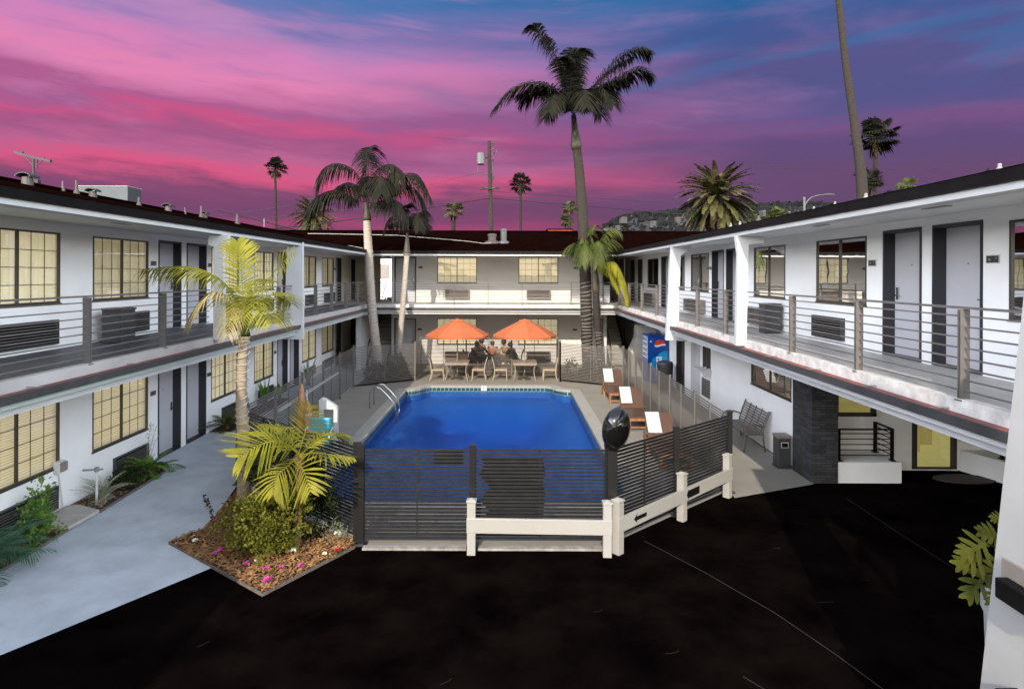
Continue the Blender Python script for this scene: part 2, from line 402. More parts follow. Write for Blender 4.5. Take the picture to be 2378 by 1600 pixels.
right = rampn(mth('MULTIPLY', e2, S), [(0, (78, 60, 84)), (.16, (88, 66, 94)), (.28, (104, 74, 112)), (.34, (98, 76, 116)), (.42, (96, 76, 122)), (.48, (116, 82, 130)), (.56, (84, 84, 136)), (.66, (86, 84, 136)), (.74, (66, 88, 144)), (.84, (38, 96, 152)), (1, (16, 98, 148))])
side = smooth(mth('ADD', mth('ADD', az, mth('MULTIPLY', mth('SUBTRACT', nC, .5), 1.3)), mth('MULTIPLY', el, .55)), -.10, .68)
sun_c = mixc(side, left, right)
# thin streaks: darker violet cloud and brighter pink fringe
nP = nz(2.4, 15, 21.5, 7, .6, skew=.8); nQ = nz(2.0, 12, 33.1, 7, .62, skew=-.6)
sun_c = mixc(mth('MULTIPLY', mth('MULTIPLY', smooth(nP, .50, .70), .55), mth('MULTIPLY', smooth(el, .12, .26), mth('SUBTRACT', 1, mth('MULTIPLY', side, .75)))), sun_c, (.56, .26, .50, 1))
sun_c = mixc(mth('MULTIPLY', mth('MULTIPLY', smooth(nQ, .52, .68), .6), mth('MULTIPLY', smooth(el, .16, .32), mth('MULTIPLY_ADD', side, .75, .25))), sun_c, (.045, .15, .36, 1))
sun_c = mixc(mth('MULTIPLY', smooth(nB, .52, .72), .20), sun_c, (.13, .11, .28, 1))
sun_c = mixc(mth('MULTIPLY', mth('MULTIPLY', smooth(nE, .5, .75), .22), mth('MULTIPLY', smooth(el, .10, .17), mth('SUBTRACT', 1, side))), sun_c, (.66, .19, .34, 1))
KS = 1.06/SKYS/2**.8; sun_c = mixc(1.0, sun_c, (KS, KS, KS, 1), 'MULTIPLY')
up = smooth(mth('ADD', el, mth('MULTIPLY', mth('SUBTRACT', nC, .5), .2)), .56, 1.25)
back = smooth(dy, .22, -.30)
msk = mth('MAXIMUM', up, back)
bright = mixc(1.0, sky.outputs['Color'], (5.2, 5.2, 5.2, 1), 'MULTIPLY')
hi = smooth(el, .30, 1.1)                                          # unseen sky shaped to light the walls: bright low band, dimmed zenith
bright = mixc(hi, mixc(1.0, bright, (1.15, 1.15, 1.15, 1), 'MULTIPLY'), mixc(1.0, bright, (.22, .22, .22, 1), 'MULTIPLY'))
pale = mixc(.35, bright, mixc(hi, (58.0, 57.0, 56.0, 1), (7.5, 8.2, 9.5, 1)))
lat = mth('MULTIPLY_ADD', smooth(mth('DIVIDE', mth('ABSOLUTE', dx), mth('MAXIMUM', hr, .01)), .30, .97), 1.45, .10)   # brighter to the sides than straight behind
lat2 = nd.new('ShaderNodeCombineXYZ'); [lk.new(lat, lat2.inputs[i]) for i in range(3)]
pale = mixc(mth('SUBTRACT', 1, hi), pale, mixc(1.0, pale, lat2.outputs[0], 'MULTIPLY'))                       # pale glow added above and behind the view to brighten shaded walls
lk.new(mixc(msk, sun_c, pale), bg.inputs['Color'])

# ------------------------------------------------------------------ ground, pool, paths
POOL = [(-3.6,11.75),(-3.2,11.3),(1.85,11.3),(2.28,11.8),(2.28,22.12),(2.02,22.22),(1.78,22.45),(1.62,22.8),(1.45,22.95),(-2.85,22.95),(-3.0,22.8),(-3.16,22.45),(-3.38,22.22),(-3.62,22.12)]
def offset(pts, d):
    n = len(pts); out = []
    for i in range(n):
        a, b, c = [Vector(pts[(i+k) % n]) for k in (-1, 0, 1)]
        e1 = (b-a).normalized(); e2_ = (c-b).normalized()
        n1 = Vector((e1.y, -e1.x)); n2 = Vector((e2_.y, -e2_.x)); m = (n1+n2)
        if m.length < .1: m = n1
        m.normalize(); k = d / max(.5, m.dot(n1)); out.append((b.x + m.x*k, b.y + m.y*k))
    return out
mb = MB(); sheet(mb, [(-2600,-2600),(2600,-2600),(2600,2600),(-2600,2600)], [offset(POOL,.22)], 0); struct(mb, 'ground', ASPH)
FN = dict(a=(-2.25,9.52), b=(1.56,9.52), c=(4.3,11.9), d=(4.3,22.8), e=(2.08,24.15), f=(2.08,25.75), g=(-3.62,25.75), h=(-3.62,24.15), i=(-5.68,22.72), j=(-5.34,12.25))
mb = MB(); sheet(mb, [(-2.3,9.50),(1.52,9.50),(4.27,11.94),(4.36,22.85),(2.14,24.2),(2.14,25.85),(-3.68,25.85),(-3.68,24.2),(-5.74,22.75),(-5.40,12.22)], [offset(POOL,.2)], .016); struct(mb, 'pool_deck', CONC)
outer = offset(POOL, .35)
mb = MB(); sheet(mb, outer, [POOL], .05)
for ring, z0, z1 in ((outer, .0, .05), (POOL, -.03, .05)):
    n = len(ring)
    for i in range(n):
        p, q = ring[i], ring[(i+1) % n]; mb.add([(*p, z0), (*q, z0), (*q, z1), (*p, z1)], [(0,1,2,3)])
struct(mb, 'pool_coping', COPE)
mb = MB(); n = len(POOL)
for i in range(n):
    p, q = POOL[i], POOL[(i+1) % n]; mb.add([(*p, -.62), (*q, -.62), (*q, -.19), (*p, -.19)], [(0,1,2,3)])
NB = n; nx, ny = 64, 104; vs = []; fs = []
def pdist(x, y):
    d = 9
    for i in range(NB):
        a, b = Vector(POOL[i]), Vector(POOL[(i+1) % NB]); t_ = max(0, min(1, (Vector((x,y))-a).dot(b-a)/(b-a).length_squared)); d = min(d, (Vector((x,y))-a-(b-a)*t_).length)
    return d
inpoly = lambda x, y, P: sum(((P[i][1] > y) != (P[i-1][1] > y)) and (x < (P[i-1][0]-P[i][0])*(y-P[i][1])/(P[i-1][1]-P[i][1])+P[i][0]) for i in range(len(P))) % 2 == 1
for j in range(ny+1):
    for i in range(nx+1):
        x = -3.72 + 6.1*i/nx; y = 11.2 + 11.85*j/ny; d = pdist(x, y) if inpoly(x, y, POOL) else 0
        q = max(0, min(1, (y-12)/6)); dm = .70 + .62*q*q*(3-2*q); sm = lambda v: (lambda c: c*c*c*(c*(6*c-15)+10))(max(0, min(1, v))); u = sm((x+3.62)/(.9+1.1*q))*sm((2.28-x)/(.9+1.1*q))*sm((22.95-y)/3.4)*sm((y-11.3)/.8)
        vs.append((x, y, -.40 - (dm-.40)*u))
for j in range(ny):
    for i in range(nx): fs.append((j*(nx+1)+i, j*(nx+1)+i+1, (j+1)*(nx+1)+i+1, (j+1)*(nx+1)+i))
mb.add(vs, fs)
struct(mb, 'pool_basin', PLASTER, recalc=False, smooth=True)
mb = MB()
for i in range(n):
    p, q = POOL[i], POOL[(i+1) % n]; mb.add([(*p, -.19), (*q, -.19), (*q, -.03), (*p, -.03)], [(0,1,2,3)])
struct(mb, 'pool_tile_band', POOLT)
mb = MB(); wp = offset(POOL, .04); v, f = fill2d(wp, [])
mb.add([(p[0], p[1], -.105) for p in v], f); mb.add([(p[0], p[1], -2.5) for p in v], f)
for i in range(n):
    p, q = wp[i], wp[(i+1) % n]; mb.add([(*p, -2.5), (*q, -2.5), (*q, -.105), (*p, -.105)], [(0,1,2,3)])
# weld into one closed body
o = struct(mb, 'pool_water', WATER)
bm = bmesh.new(); bm.from_mesh(o.data); bmesh.ops.remove_doubles(bm, verts=bm.verts, dist=.0005); bmesh.ops.recalc_face_normals(bm, faces=bm.faces); bm.to_mesh(o.data); bm.free()

mb = MB(); mb.poly([(-7.87,3.2,.008),(-7.75,3.45,.008),(-4.2,8.78,.008),(-5.24,9.53,.008),(-4.93,10.05,.008),(-5.36,12.28,.008),(-5.72,22.76,.008),(-5.72,33,.008),(-7.87,33,.008)]); struct(mb, 'walkway', WALK)
mb = MB(); mb.poly([(4.3,11.6,.008),(6.17,12.38,.008),(6.25,12.6,.008),(6.28,33,.008),(4.34,33,.008)]); struct(mb, 'path', WALKR)
mb = MB(); mb.poly([(-5.72,22.8,.004),(-3.64,24.2,.004),(2.1,24.2,.004),(4.34,22.8,.004),(4.34,28.8,.004),(-5.72,28.8,.004)]); struct(mb, 'courtyard_paving', CONC)
mb = MB(); mb.box(-2.2, -.62, 9.36, 9.46, 0, .035); mb.box(-.44, 1.5, 9.36, 9.46, 0, .035); struct(mb, 'kerb', KERB)
# planting beds
mb = MB(); ISL = [(-5.24,9.55),(-3.18,8.02),(-2.33,9.43),(-2.4,9.62),(-5.2,11.9),(-4.93,10.08)]
mb.poly([(*p, .035) for p in ISL]); mb.poly([(-7.86,6.6,.03),(-7.05,6.9,.03),(-7.08,8.6,.03),(-7.14,10.1,.03),(-7.84,10.1,.03)]); mb.poly([(-7.86,10.9,.03),(-7.12,10.75,.03),(-7.2,12.95,.03),(-7.86,13.5,.03)])
mb.poly([(-7.86,16.2,.03),(-7.3,16.3,.03),(-7.3,20.6,.03),(-7.86,20.6,.03)]); mb.poly([(-5.6,22.95,.03),(-3.75,24.3,.03),(-3.9,26.2,.03),(-5.6,26.2,.03)]); mb.poly([(4.25,23,.03),(2.2,24.25,.03),(2.3,26.2,.03),(4.25,26.2,.03)])
struct(mb, 'planting_bed_soil', SOIL)
mb = MB()
for i in range(len(ISL)):
    p, q = ISL[i], ISL[(i+1) % len(ISL)]
    if i in (0, 1, 5): mb.bar((*p, .015), (*q, .015), .022, .055)
for a, b in (((-7.05,6.9),(-7.08,8.6)),((-7.08,8.6),(-7.14,10.1)),((-7.12,10.75),(-7.2,12.95)),((-7.2,12.95),(-7.8,13.5))): mb.bar((*a,.02),(*b,.02),.03,.06)
struct(mb, 'bed_edging', EDGE)
rng = random.Random(5)
mb = MB(); k = 0
BED2 = [(-7.82,6.9),(-7.1,7),(-7.16,10.05),(-7.82,10.05)]; BED3 = [(-7.82,11),(-7.17,10.9),(-7.24,12.9),(-7.82,13.3)]
while k < 9000:
    P = ISL if rng.random() < .8 else (BED2 if rng.random() < .6 else BED3)
    x = rng.uniform(-7.9, -2.3); y = rng.uniform(6.8, 13.4)
    if not inpoly(x, y, P): continue
    k += 1
    a = rng.uniform(0, 6.28); L = rng.uniform(.012, .045); W = rng.uniform(.005, .014); t = rng.uniform(-.5, .5)
    dxv = Vector((math.cos(a), math.sin(a), t*.7)); dyv = Vector((-math.sin(a), math.cos(a), rng.uniform(-.4,.4)))
    c = Vector((x, y, .04 + rng.uniform(0, .045)))
    mb.add([c-dxv*L-dyv*W, c+dxv*L-dyv*W, c+dxv*L*.9+dyv*W, c-dxv*L*.9+dyv*W], [(0,1,2,3)])
mb.build('mulch', CHIPS, kind='stuff', recalc=False)
# seams and scratches in the asphalt
mb = MB()
def seam(px, w_):
    pts = [gnd(x, y, .004) for x, y in px]
    for a, b in zip(pts, pts[1:]):
        d = (b-a).normalized(); s = Vector((-d.y, d.x, 0))*w_/2; mb.add([a-s, b-s, b+s, a+s], [(0,1,2,3)])
seam([(1466,1230),(1600,1300),(1760,1392),(1900,1487),(2010,1568)], .014); seam([(1925,1133),(2060,1222),(2210,1318),(2268,1356)], .010)
seam([(1690,1538),(1740,1568)], .012)
rs = random.Random(3)
for q in range(9):
    x = rs.uniform(1100, 2150); y = rs.uniform(1190, 1560) if x < 1600 else rs.uniform(1120, 1540)
    if x < 1500 and y < 1275: continue
    if x > 1980 and y > 1250: continue
    a = rs.uniform(-.35, .35) + (math.pi if rs.random() < .3 else 0); L = rs.uniform(6, 40); pts = []
    for i in range(4): pts.append((x, y)); x += math.cos(a)*L/3; y += math.sin(a)*L/6; a += rs.uniform(-.5, .5)
    seam(pts, rs.uniform(.003, .008))
for q in range(3):
    x = rs.uniform(420, 1100); y = rs.uniform(1330, 1560)
    a = rs.uniform(-.8, .3); L = rs.uniform(8, 50); pts = []
    for i in range(4): pts.append((x, y)); x += math.cos(a)*L/3; y += math.sin(a)*L/6; a += rs.uniform(-.4, .4)
    seam(pts, rs.uniform(.003, .006))
for (x0, y0, x1, y1) in (): seam([(x0,y0),((x0+x1)/2,min(y0,y1)-3),(x1,y1)], .008)
struct(mb, 'asphalt_seams', CRACK)
# ------------------------------------------------------------------ the motel
MOT = thing('motel_building', 'two storey white motel wrapped around a pool courtyard with railed walkways', 'motel', (-.5, 28, 0))
XL, XR, YB = -7.87, 6.3, 28.8
WL = frame((XL,0,0), (0,1,0), (1,0,0)); WR = frame((XR,0,0), (0,1,0), (-1,0,0)); WB = frame((0,YB,0), (1,0,0), (0,-1,0))
WIN, DOOR, ACS, SIGNS = [], [], [], []
def uL(x): return F * -XL / (CX - x)
def uR(x): return F * XR / (x - CX)
def uB(x): return (x - CX) * YB / F
H0, H1, DH = .80, 2.02, 2.07
# (frame, u0, u1, zfloor, z0, z1, curtain kind, mullion share)
for (a, b, m, kinds) in ((-76, 136, .5, 'cb'), (211, 337, .5, 'cb'), (481, 543, .5, 'cc'), (579, 622, .5, 'cb'), (688, 719, .5, 'cc'), (732.6, 759, .5, 'cc')):
    for k, zf in ((0, Z2), (1, 0)): WIN.append((WL, uL(a), uL(b), zf + H0, zf + H1, kinds[k], m))
for (a, b) in ((360, 412.3), (424.3, 469.6), (631, 655), (660, 680.5), (764, 776.5), (799, 808)):
    for zf in (Z2, 0): DOOR.append((WL, uL(a), uL(b), zf, zf + DH, 1 if a in (360, 631, 764) else -1, 0))
for (a, b) in ((1858, 1972), (1716, 1787), (1572.7, 1613), (1533, 1558), (1474, 1498)): WIN.append((WR, uR(b), uR(a), Z2 + H0, Z2 + H1, 'c', .5))
WIN.append((WR, 5.75, 7.72, Z2 + .78, Z2 + H1, 'c', .5))
for (a, b) in ((2009.4, 2097.7), (2121.8, 2237), (1620, 1647), (1652.6, 1682), (1505, 1519), (1452, 1462), (1434.6, 1444)): DOOR.append((WR, uR(b), uR(a), Z2, Z2 + DH, 1 if a in (2009.4, 1620, 1505) else -1, 0))
for (a, b) in ((995, 1085), (1180, 1270)):
    for zf in (Z2, 0): WIN.append((WB, uB(a), uB(b), zf + .93, zf + 2.14, 'p', .5))
for (a, b) in ((897.5, 947), (1326, 1374)):
    for zf in (Z2, 0): DOOR.append((WB, uB(a) , uB(b), zf, zf + 2.13, 1 if a < 1000 else -1, 1))
# lower right wall: plain doors, service hatch, blinds window
WIN.append((WR, uR(1801.7), uR(1710.5), 1.42, 2.28, 'b', .5))
DOOR.append((WR, uR(1558.6), uR(1540), 0, 2.12, 1, 2)); DOOR.append((WR, uR(1594), uR(1573), 0, 2.12, 1, 3))
HATCH = (WR, uR(1618), uR(1600), 1.25, 2.3)

def gridfill(mb, outline, ops):
    us = sorted({p[0] for p in outline} | {o[0] for o in ops} | {o[1] for o in ops}); zs = sorted({p[1] for p in outline} | {o[2] for o in ops} | {o[3] for o in ops})
    vs = [(u, 0, z) for z in zs for u in us]; n = len(us); fs = []
    for j in range(len(zs)-1):
        for i in range(n-1):
            u, z = (us[i]+us[i+1])/2, (zs[j]+zs[j+1])/2
            if inpoly(u, z, outline) and not any(a < u < b and c < z < d for a,b,c,d in ops): fs.append((j*n+i, j*n+i+1, (j+1)*n+i+1, (j+1)*n+i))
    mb.add(vs, fs)
def skin(T, outline, ops, name='wall', m=WHITE, depth=.2):
    mb = MB(T); gridfill(mb, outline, ops)
    for (a,b,c,d) in ops:
        for (p, q) in (((a,c),(b,c)),((b,c),(b,d)),((b,d),(a,d)),((a,d),(a,c))):
            mb.add([(p[0],0,p[1]),(q[0],0,q[1]),(q[0],-depth,q[1]),(p[0],-depth,p[1])], [(0,1,2,3)])
    return mb.build(name, m, MOT, recalc=False)
def ops(T, zlo=-1, zhi=9):
    r = [(a, b, c, d) for (t, a, b, c, d, *_) in WIN + [x for x in DOOR] + [HATCH] if t is T]
    return [(a, b, max(c, .012 if c < .1 else c), d) for a, b, c, d in r]
def clampo(L):  # door holes start a hair above the wall's foot
    return [(a, b, (Z2 + .004 if abs(c - Z2) < .01 else c), d) for a, b, c, d in L]
skin(WL, [(-12,0),(33,0),(33,5.1),(-12,5.1)], clampo(ops(WL)))
skin(WR, [(13.28,0),(33,0),(33,5.1),(3.6,5.1),(3.6,2.6),(13.28,2.6)], clampo(ops(WR)))
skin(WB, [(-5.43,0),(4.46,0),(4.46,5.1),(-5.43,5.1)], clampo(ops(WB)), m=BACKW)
# passage walls beside the rear block, end walls and the outer shell
mb = MB(); mb.box(-5.43, -5.25, YB + .21, 33.4, 0, 5.08); mb.build('wall', OLIVE, MOT)
mb = MB(); mb.box(4.3, 4.46, YB + .21, 33.4, 0, 5.08); mb.build('wall', GREYW, MOT)
mb = MB(); mb.box(-7.87, -6.62, 31.9, 32.1, 0, 5.08); mb.build('wall', BEIGE, MOT)
mb = MB(); mb.box(XL + .002, XL + .022, 29.15, 30.8, .0, 2.6); mb.box(XL + .002, XL + .022, 29.15, 30.0, 2.9, 5.08); mb.box(XL + .002, XL + .022, 30.0, 30.8, 2.9, 5.08); mb.build('wall', BEIGE, MOT)
mb2 = MB(); mb2.box(4.46, 6.3, 33.2, 33.4, 0, 5.08); mb2.build('wall', GREYW, MOT)
mb2 = MB(); mb2.box(-14.4, -14.2, -12, 38, 0, 5.1); mb2.build('wall', WHITE, MOT)
mb2 = MB(); mb2.box(13.2, 13.4, 2, 38, 0, 5.1); mb2.build('wall', WHITE, MOT)
mb2 = MB(); mb2.box(-5.25, 4.3, 36.6, 36.8, 0, 5.1); mb2.build('wall', WHITE, MOT)
mb2 = MB(); mb2.box(6.32, 13.2, 3.6, 3.8, 2.5, 5.1); mb2.build('wall', WHITE, MOT)

# windows
def window(T, a, b, c, d, kind, ms):
    mb = MB(T); w_ = .030; mid = a + (b-a)*ms
    for (p, q, r, s) in ((a, b, d-w_, d), (a, b, c, c+w_), (a, a+w_, c+w_, d-w_), (b-w_, b, c+w_, d-w_), (mid-.016, mid+.016, c+w_, d-w_)):
        mb.box(p, q, -.035, .010, r, s)
    mb.box(a-.02, b+.02, .001, .024, c-.025, c)                      # sill lip
    wd = mb.build('window', BRONZE, MOT)
    g = MB(T)
    for (p, q) in ((a+w_, mid-.016), (mid+.016, b-w_)):
        for i in (1, 2): x = p + (q-p)*i/3; g.box(x-.006, x+.006, -.030, -.022, c+w_, d-w_)
        for i in (1, 2, 3): z = c + w_ + (d-c-2*w_)*i/4; g.box(p, q, -.031, -.023, z-.006, z+.006)
    g.build('glazing_grid', BRONZE, wd)
    g = MB(T); g.add([(a+w_,-.014,c+w_),(b-w_,-.014,c+w_),(b-w_,-.014,d-w_),(a+w_,-.014,d-w_)], [(0,1,2,3)]); g.build('pane', PANE, wd, recalc=False)
    r = random.Random(int(a*77 + c*13)); g = MB(T)
    if kind in 'cp':
        n = 60; ph = r.random()*6; pts = []
        gap = mid + r.uniform(-.1, .1)*(b-a) if kind == 'c' else 99
        for i in range(n+1):
            u = a + (b-a)*i/n
            amp = .018 if kind == 'c' else .004
            pts.append((u, -.070 + amp*math.sin(i*1.25 + ph) + amp*.6*math.sin(i*.61+ph*2)))
        for i in range(n):
            (u0, n0), (u1, n1) = pts[i], pts[i+1]
            g.add([(u0,n0,c),(u1,n1,c),(u1,n1,d),(u0,n0,d)], [(0,1,2,3)])
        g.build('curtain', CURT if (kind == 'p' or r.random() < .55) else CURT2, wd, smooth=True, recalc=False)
    else:
        n = int((d-c)/.045)
        for i in range(n):
            z = c + .02 + i*.045; tl = .30
            g.add([(a+.02,-.080,z),(b-.02,-.080,z),(b-.02,-.053,z+.030+.004*r.random()),(a+.02,-.053,z+.030+.004*r.random())], [(0,1,2,3)])
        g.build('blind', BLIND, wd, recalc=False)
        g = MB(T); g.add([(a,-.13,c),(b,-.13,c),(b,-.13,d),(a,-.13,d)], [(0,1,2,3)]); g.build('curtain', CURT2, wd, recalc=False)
for x in WIN: window(*x)
# doors: hs = +1 handle near the far (larger u) side
def door(T, a, b, c, d, hs, style):
    dp = .17 if style != 1 else .08
    mat_ = {0: DOORM, 1: DOORM, 2: BROWNB, 3: WHITE2}[style]
    mb = MB(T); mb.box(a+.05, b-.05, -dp-.04, -dp, c+.03, d-.05); dr = mb.build('door', mat_, MOT)
    f = MB(T); n0 = -dp-.03
    for (p, q, r, s) in ((a, a+.045, c+.006, d), (b-.045, b, c+.006, d), (a+.045, b-.045, d-.045, d), (a+.045, b-.045, c+.006, c+.026)): f.box(p, q, n0, .010, r, s)
    f.build('frame', JAMB if style != 3 else WHITE2, dr)
    hu = (b-.14) if hs > 0 else (a+.14); g = MB(T)
    if style in (0, 1):
        g.box(hu-.03, hu+.03, -dp, -dp+.025, c+.93, c+1.13); g.bar((hu, -dp+.05, c+1.0), (hu-.11*hs, -dp+.05, c+1.0), .02, .022); g.bar((hu, -dp+.02, c+1.0), (hu, -dp+.055, c+1.0), .018)
    else: g.bar((hu, -dp+.05, c+1.0), (hu-.1*hs, -dp+.05, c+1.0), .022, .022); g.bar((hu, -dp+.0, c+1.0), (hu, -dp+.055, c+1.0), .018)
    g.build('handle', STEEL, dr)
    if style in (0, 1):
        g = MB(T); m_ = (a+b)/2; g.box(m_-.012, m_+.012, -dp, -dp+.006, c+1.48, c+1.504); g.build('peephole', STEEL, dr)
    elif style == 3:
        g = MB(T); m_ = (a+b)/2; pts = [(m_+.15*math.cos(R(k*15)), -dp+.002, c+1.62+.15*math.sin(R(k*15))) for k in range(24)]
        g.prism(pts, (-.006, 0, 0)); g.box(m_-.05, m_+.05, -dp+.008, -dp+.013, c+1.58, c+1.70); g.build('round_sign', SIGNG, dr)
for x in DOOR: door(*x)
# service hatch with shelf, floor vent grille
T, a, b, c, d = HATCH
mb = MB(T)
for (p, q, r, s) in ((a, a+.04, c, d), (b-.04, b, c, d), (a+.04, b-.04, d-.04, d), ((a+b)/2-.02, (a+b)/2+.02, c, d-.04)): mb.box(p, q, -.1, .01, r, s)
hw = mb.build('service_window', BRONZE, MOT)
g = MB(T); g.box(a-.12, b+.1, .002, .30, c-.06, c); g.box(a-.05, a+.0, .002, .24, c-.2, c-.06); g.build('shelf', WHITE2, hw)
g = MB(T); g.add([(a,-.05,c),(b,-.05,c),(b,-.05,d),(a,-.05,d)], [(0,1,2,3)]); g.build('pane', PANE, hw, recalc=False)
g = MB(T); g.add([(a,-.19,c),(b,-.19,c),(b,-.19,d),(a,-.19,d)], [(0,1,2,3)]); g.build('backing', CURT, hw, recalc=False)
mb = MB(WR); va, vb = uR(1617), uR(1599.5); mb.box(va, vb, .002, .02, .35, .92); gv = mb.build('wall_vent', BINM, MOT)
g = MB(WR)
for i in range(7): z = .37 + i*.085; g.box(va-.01, vb+.01, .022, .034, z, z+.02)
for i in range(4): u = va + (vb-va)*i/3; g.box(u-.012, u+.012, .020, .032, .35, .92)
g.build('grille', GREYAC, gv)
# wall air conditioners
def acu(T, a, b, c, d, m, pr):
    mb = MB(T)
    for (p, q, r, s) in ((a, b, d-.03, d), (a, b, c, c+.03), (a, a+.03, c+.03, d-.03), (b-.03, b, c+.03, d-.03)): mb.box(p, q, .001, pr, r, s)
    o = mb.build('air_conditioner', m, MOT)
    g = MB(T); g.box(a+.03, b-.03, .001, pr*.3, c+.03, d-.03); g.build('backing', BLACKP if m is DARKAC else BRONZE, o)
    g = MB(T); n = max(5, int((d-c-.06)/.045))
    for i in range(n):
        z = c + .042 + (d-c-.08)*i/n
        g.box(a+.031, b-.031, pr*.5, pr*.93, z, z+.017)
    g.build('louvre', RAILM if m is DARKAC else m, o)
for (a, b) in ((-70, 128), (258, 335), (505, 540), (588, 620)):
    acu(WL, uL(a), uL(b), Z2+.09, Z2+.51, DARKAC, .06); acu(WL, uL(a), uL(b), .10, .50, DARKAC, .06)
for (a, b) in ((694, 716), (737, 757)): acu(WL, uL(a), uL(b), Z2+.1, Z2+.5, DARKAC, .12); acu(WL, uL(a), uL(b), .15, .5, GREYAC, .06)
for (a, b) in ((1855, 1923.5), (1710.5, 1752), (1568, 1606), (1472, 1495)): acu(WR, uR(b), uR(a), Z2+.1, Z2+.52, DARKAC if a > 1800 else GREYAC, .08 if a > 1800 else .2)
for (a, b) in ((1013, 1068), (1198, 1252)):
    acu(WB, uB(a), uB(b), Z2+.22, Z2+.62, GREYAC, .22); acu(WB, uB(a), uB(b), .22, .62, GREYAC, .22)

# floors, gutters, beams:  profile across the walkway edge
GX, HX = -5.95, 4.75                                            # slab edges
mb = MB()
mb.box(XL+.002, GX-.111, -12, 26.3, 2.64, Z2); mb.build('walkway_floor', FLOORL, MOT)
mb = MB(); mb.box(XL+.002, -5.45, 26.411, 31.8, 2.64, Z2); mb.box(-5.45, 4.46, 26.411, YB-.002, 2.64, Z2); mb.box(4.46, XR-.002, 26.411, 33, 2.64, Z2)
mb.build('walkway_floor', FLOOR2, MOT)
mb = MB(); mb.prism([(4.861,26.41,2.64),(XR-.002,26.41,2.64),(XR-.002,3.6,2.64),(9,3.6,2.64),(9,1.2,2.64),(3.50,1.2,2.64),(4.861,3.57,2.64)], (0,0,.24)); mb.build('walkway_floor', FLOOR2, MOT)
def edge(path, out, mats, dims):
    """strip along path (list of (x,y)), offset outwards by n; dims (n0,n1,z0,z1)"""
    mb = MB(); n0, n1, z0, z1 = dims
    P0 = offsetline(path, n0*out); P1 = offsetline(path, n1*out)
    for i in range(len(path)-1):
        a, b, c, d = P0[i], P0[i+1], P1[i+1], P1[i]
        mb.add([(*a,z0),(*b,z0),(*c,z0),(*d,z0),(*a,z1),(*b,z1),(*c,z1),(*d,z1)], [(0,3,2,1),(4,5,6,7),(0,1,5,4),(1,2,6,5),(2,3,7,6),(3,0,4,7)])
    return mb
def offsetline(path, d):
    out = []; n = len(path)
    for i in range(n):
        p = Vector(path[i]); e1 = (p - Vector(path[i-1])).normalized() if i else (Vector(path[1]) - p).normalized()
        e2 = (Vector(path[i+1]) - p).normalized() if i < n-1 else e1
        n1 = Vector((e1.y, -e1.x)); n2 = Vector((e2.y, -e2.x)); m = (n1+n2).normalized(); k = d/max(.3, m.dot(n1)); out.append((p.x+m.x*k, p.y+m.y*k))
    return out
U = [(GX,-12),(GX,26.3),(HX,26.3),(HX,3.6),(3.35,1.2)]           # courtyard rim; right-hand side of travel is the courtyard
LS, BS, RS = U[:2], U[1:3], U[2:]
for path, lip, gut, red, bm_ in ((LS, FLOOR2, GUTD, GUTR, GREENW), (BS, LIP, GUTD, GUTD, WHITE2), (RS, LIP, GUTD, GUTR, WHITE2)):
    full = path
    edge(full, 1, None, (-.11, .012, 2.70, Z2+.035)).build('floor_lip', lip, MOT)
    edge(full, 1, None, (.014, .20, 2.70, 2.765)).build('gutter', red, MOT)
    edge(full, 1, None, (.202, .217, 2.68, 2.785)).build('gutter', gut, MOT)
    edge(full, 1, None, (-.10, .16, 2.61, 2.678)).build('beam', bm_, MOT)
    edge(full, 1, None, (-.16, .06, 2.505, 2.608)).build('beam', WHITE2, MOT)
mb = MB()
for Y in (4.3, 5.4, 6.6, 7.9, 9.3, 10.8): mb.bar((4.74, Y, 2.79), (4.53, Y, 2.79), .03, .006)
for Y in (7.6, 9.6, 11.6): mb.bar((-5.96, Y, 2.79), (-5.74, Y, 2.79), .03, .006)
mb.build('gutter_bracket', GALV, MOT)
# soffits under the slabs and under the roof
mb = MB(); mb.box(XL+.004, GX-.1, -12, 31.8, 2.622, 2.636); mb.box(-5.4, 4.4, 26.5, YB-.004, 2.622, 2.636); mb.box(4.92, XR-.004, 3.8, 33, 2.622, 2.636); mb.box(XR+.004, 13, 3.8, 13.26, 2.60, 2.636)
mb.build('soffit', CEIL, MOT)
EXL, EXR, EYB = -5.75, 4.58, 25.9
mb = MB(); mb.box(XL+.004, EXL-.2, -12, 32, 5.085, 5.10); mb.box(EXL-.2, EXR+.2, 26.1, 33, 5.085, 5.10); mb.box(EXR+.2, 13, 3.6, 33, 5.085, 5.10)
mb.build('soffit', CEIL, MOT)
for (x, y) in ((-6.9,11.0),(-6.9,20),(5.5,7.9),(5.5,10.8),(5.5,21)): mb = MB(); mb.box(x-.05, x+.05, y-.22, y+.22, 5.075, 5.084); mb.build('soffit_vent', GREYAC, MOT)
E = [(EXL,-12),(EXL,EYB),(EXR,EYB),(EXR,3.5),(3.2,1.1)]
edge(E, 1, None, (-.03, .0, 4.985, 5.06)).build('beam', WHITE2, MOT)
edge(E, 1, None, (-.22, -.03, 4.985, 5.084)).build('beam', WHITE2, MOT)
edge(E, 1, None, (-.10, .05, 5.061, 5.185)).build('fascia', BLACKP, MOT)
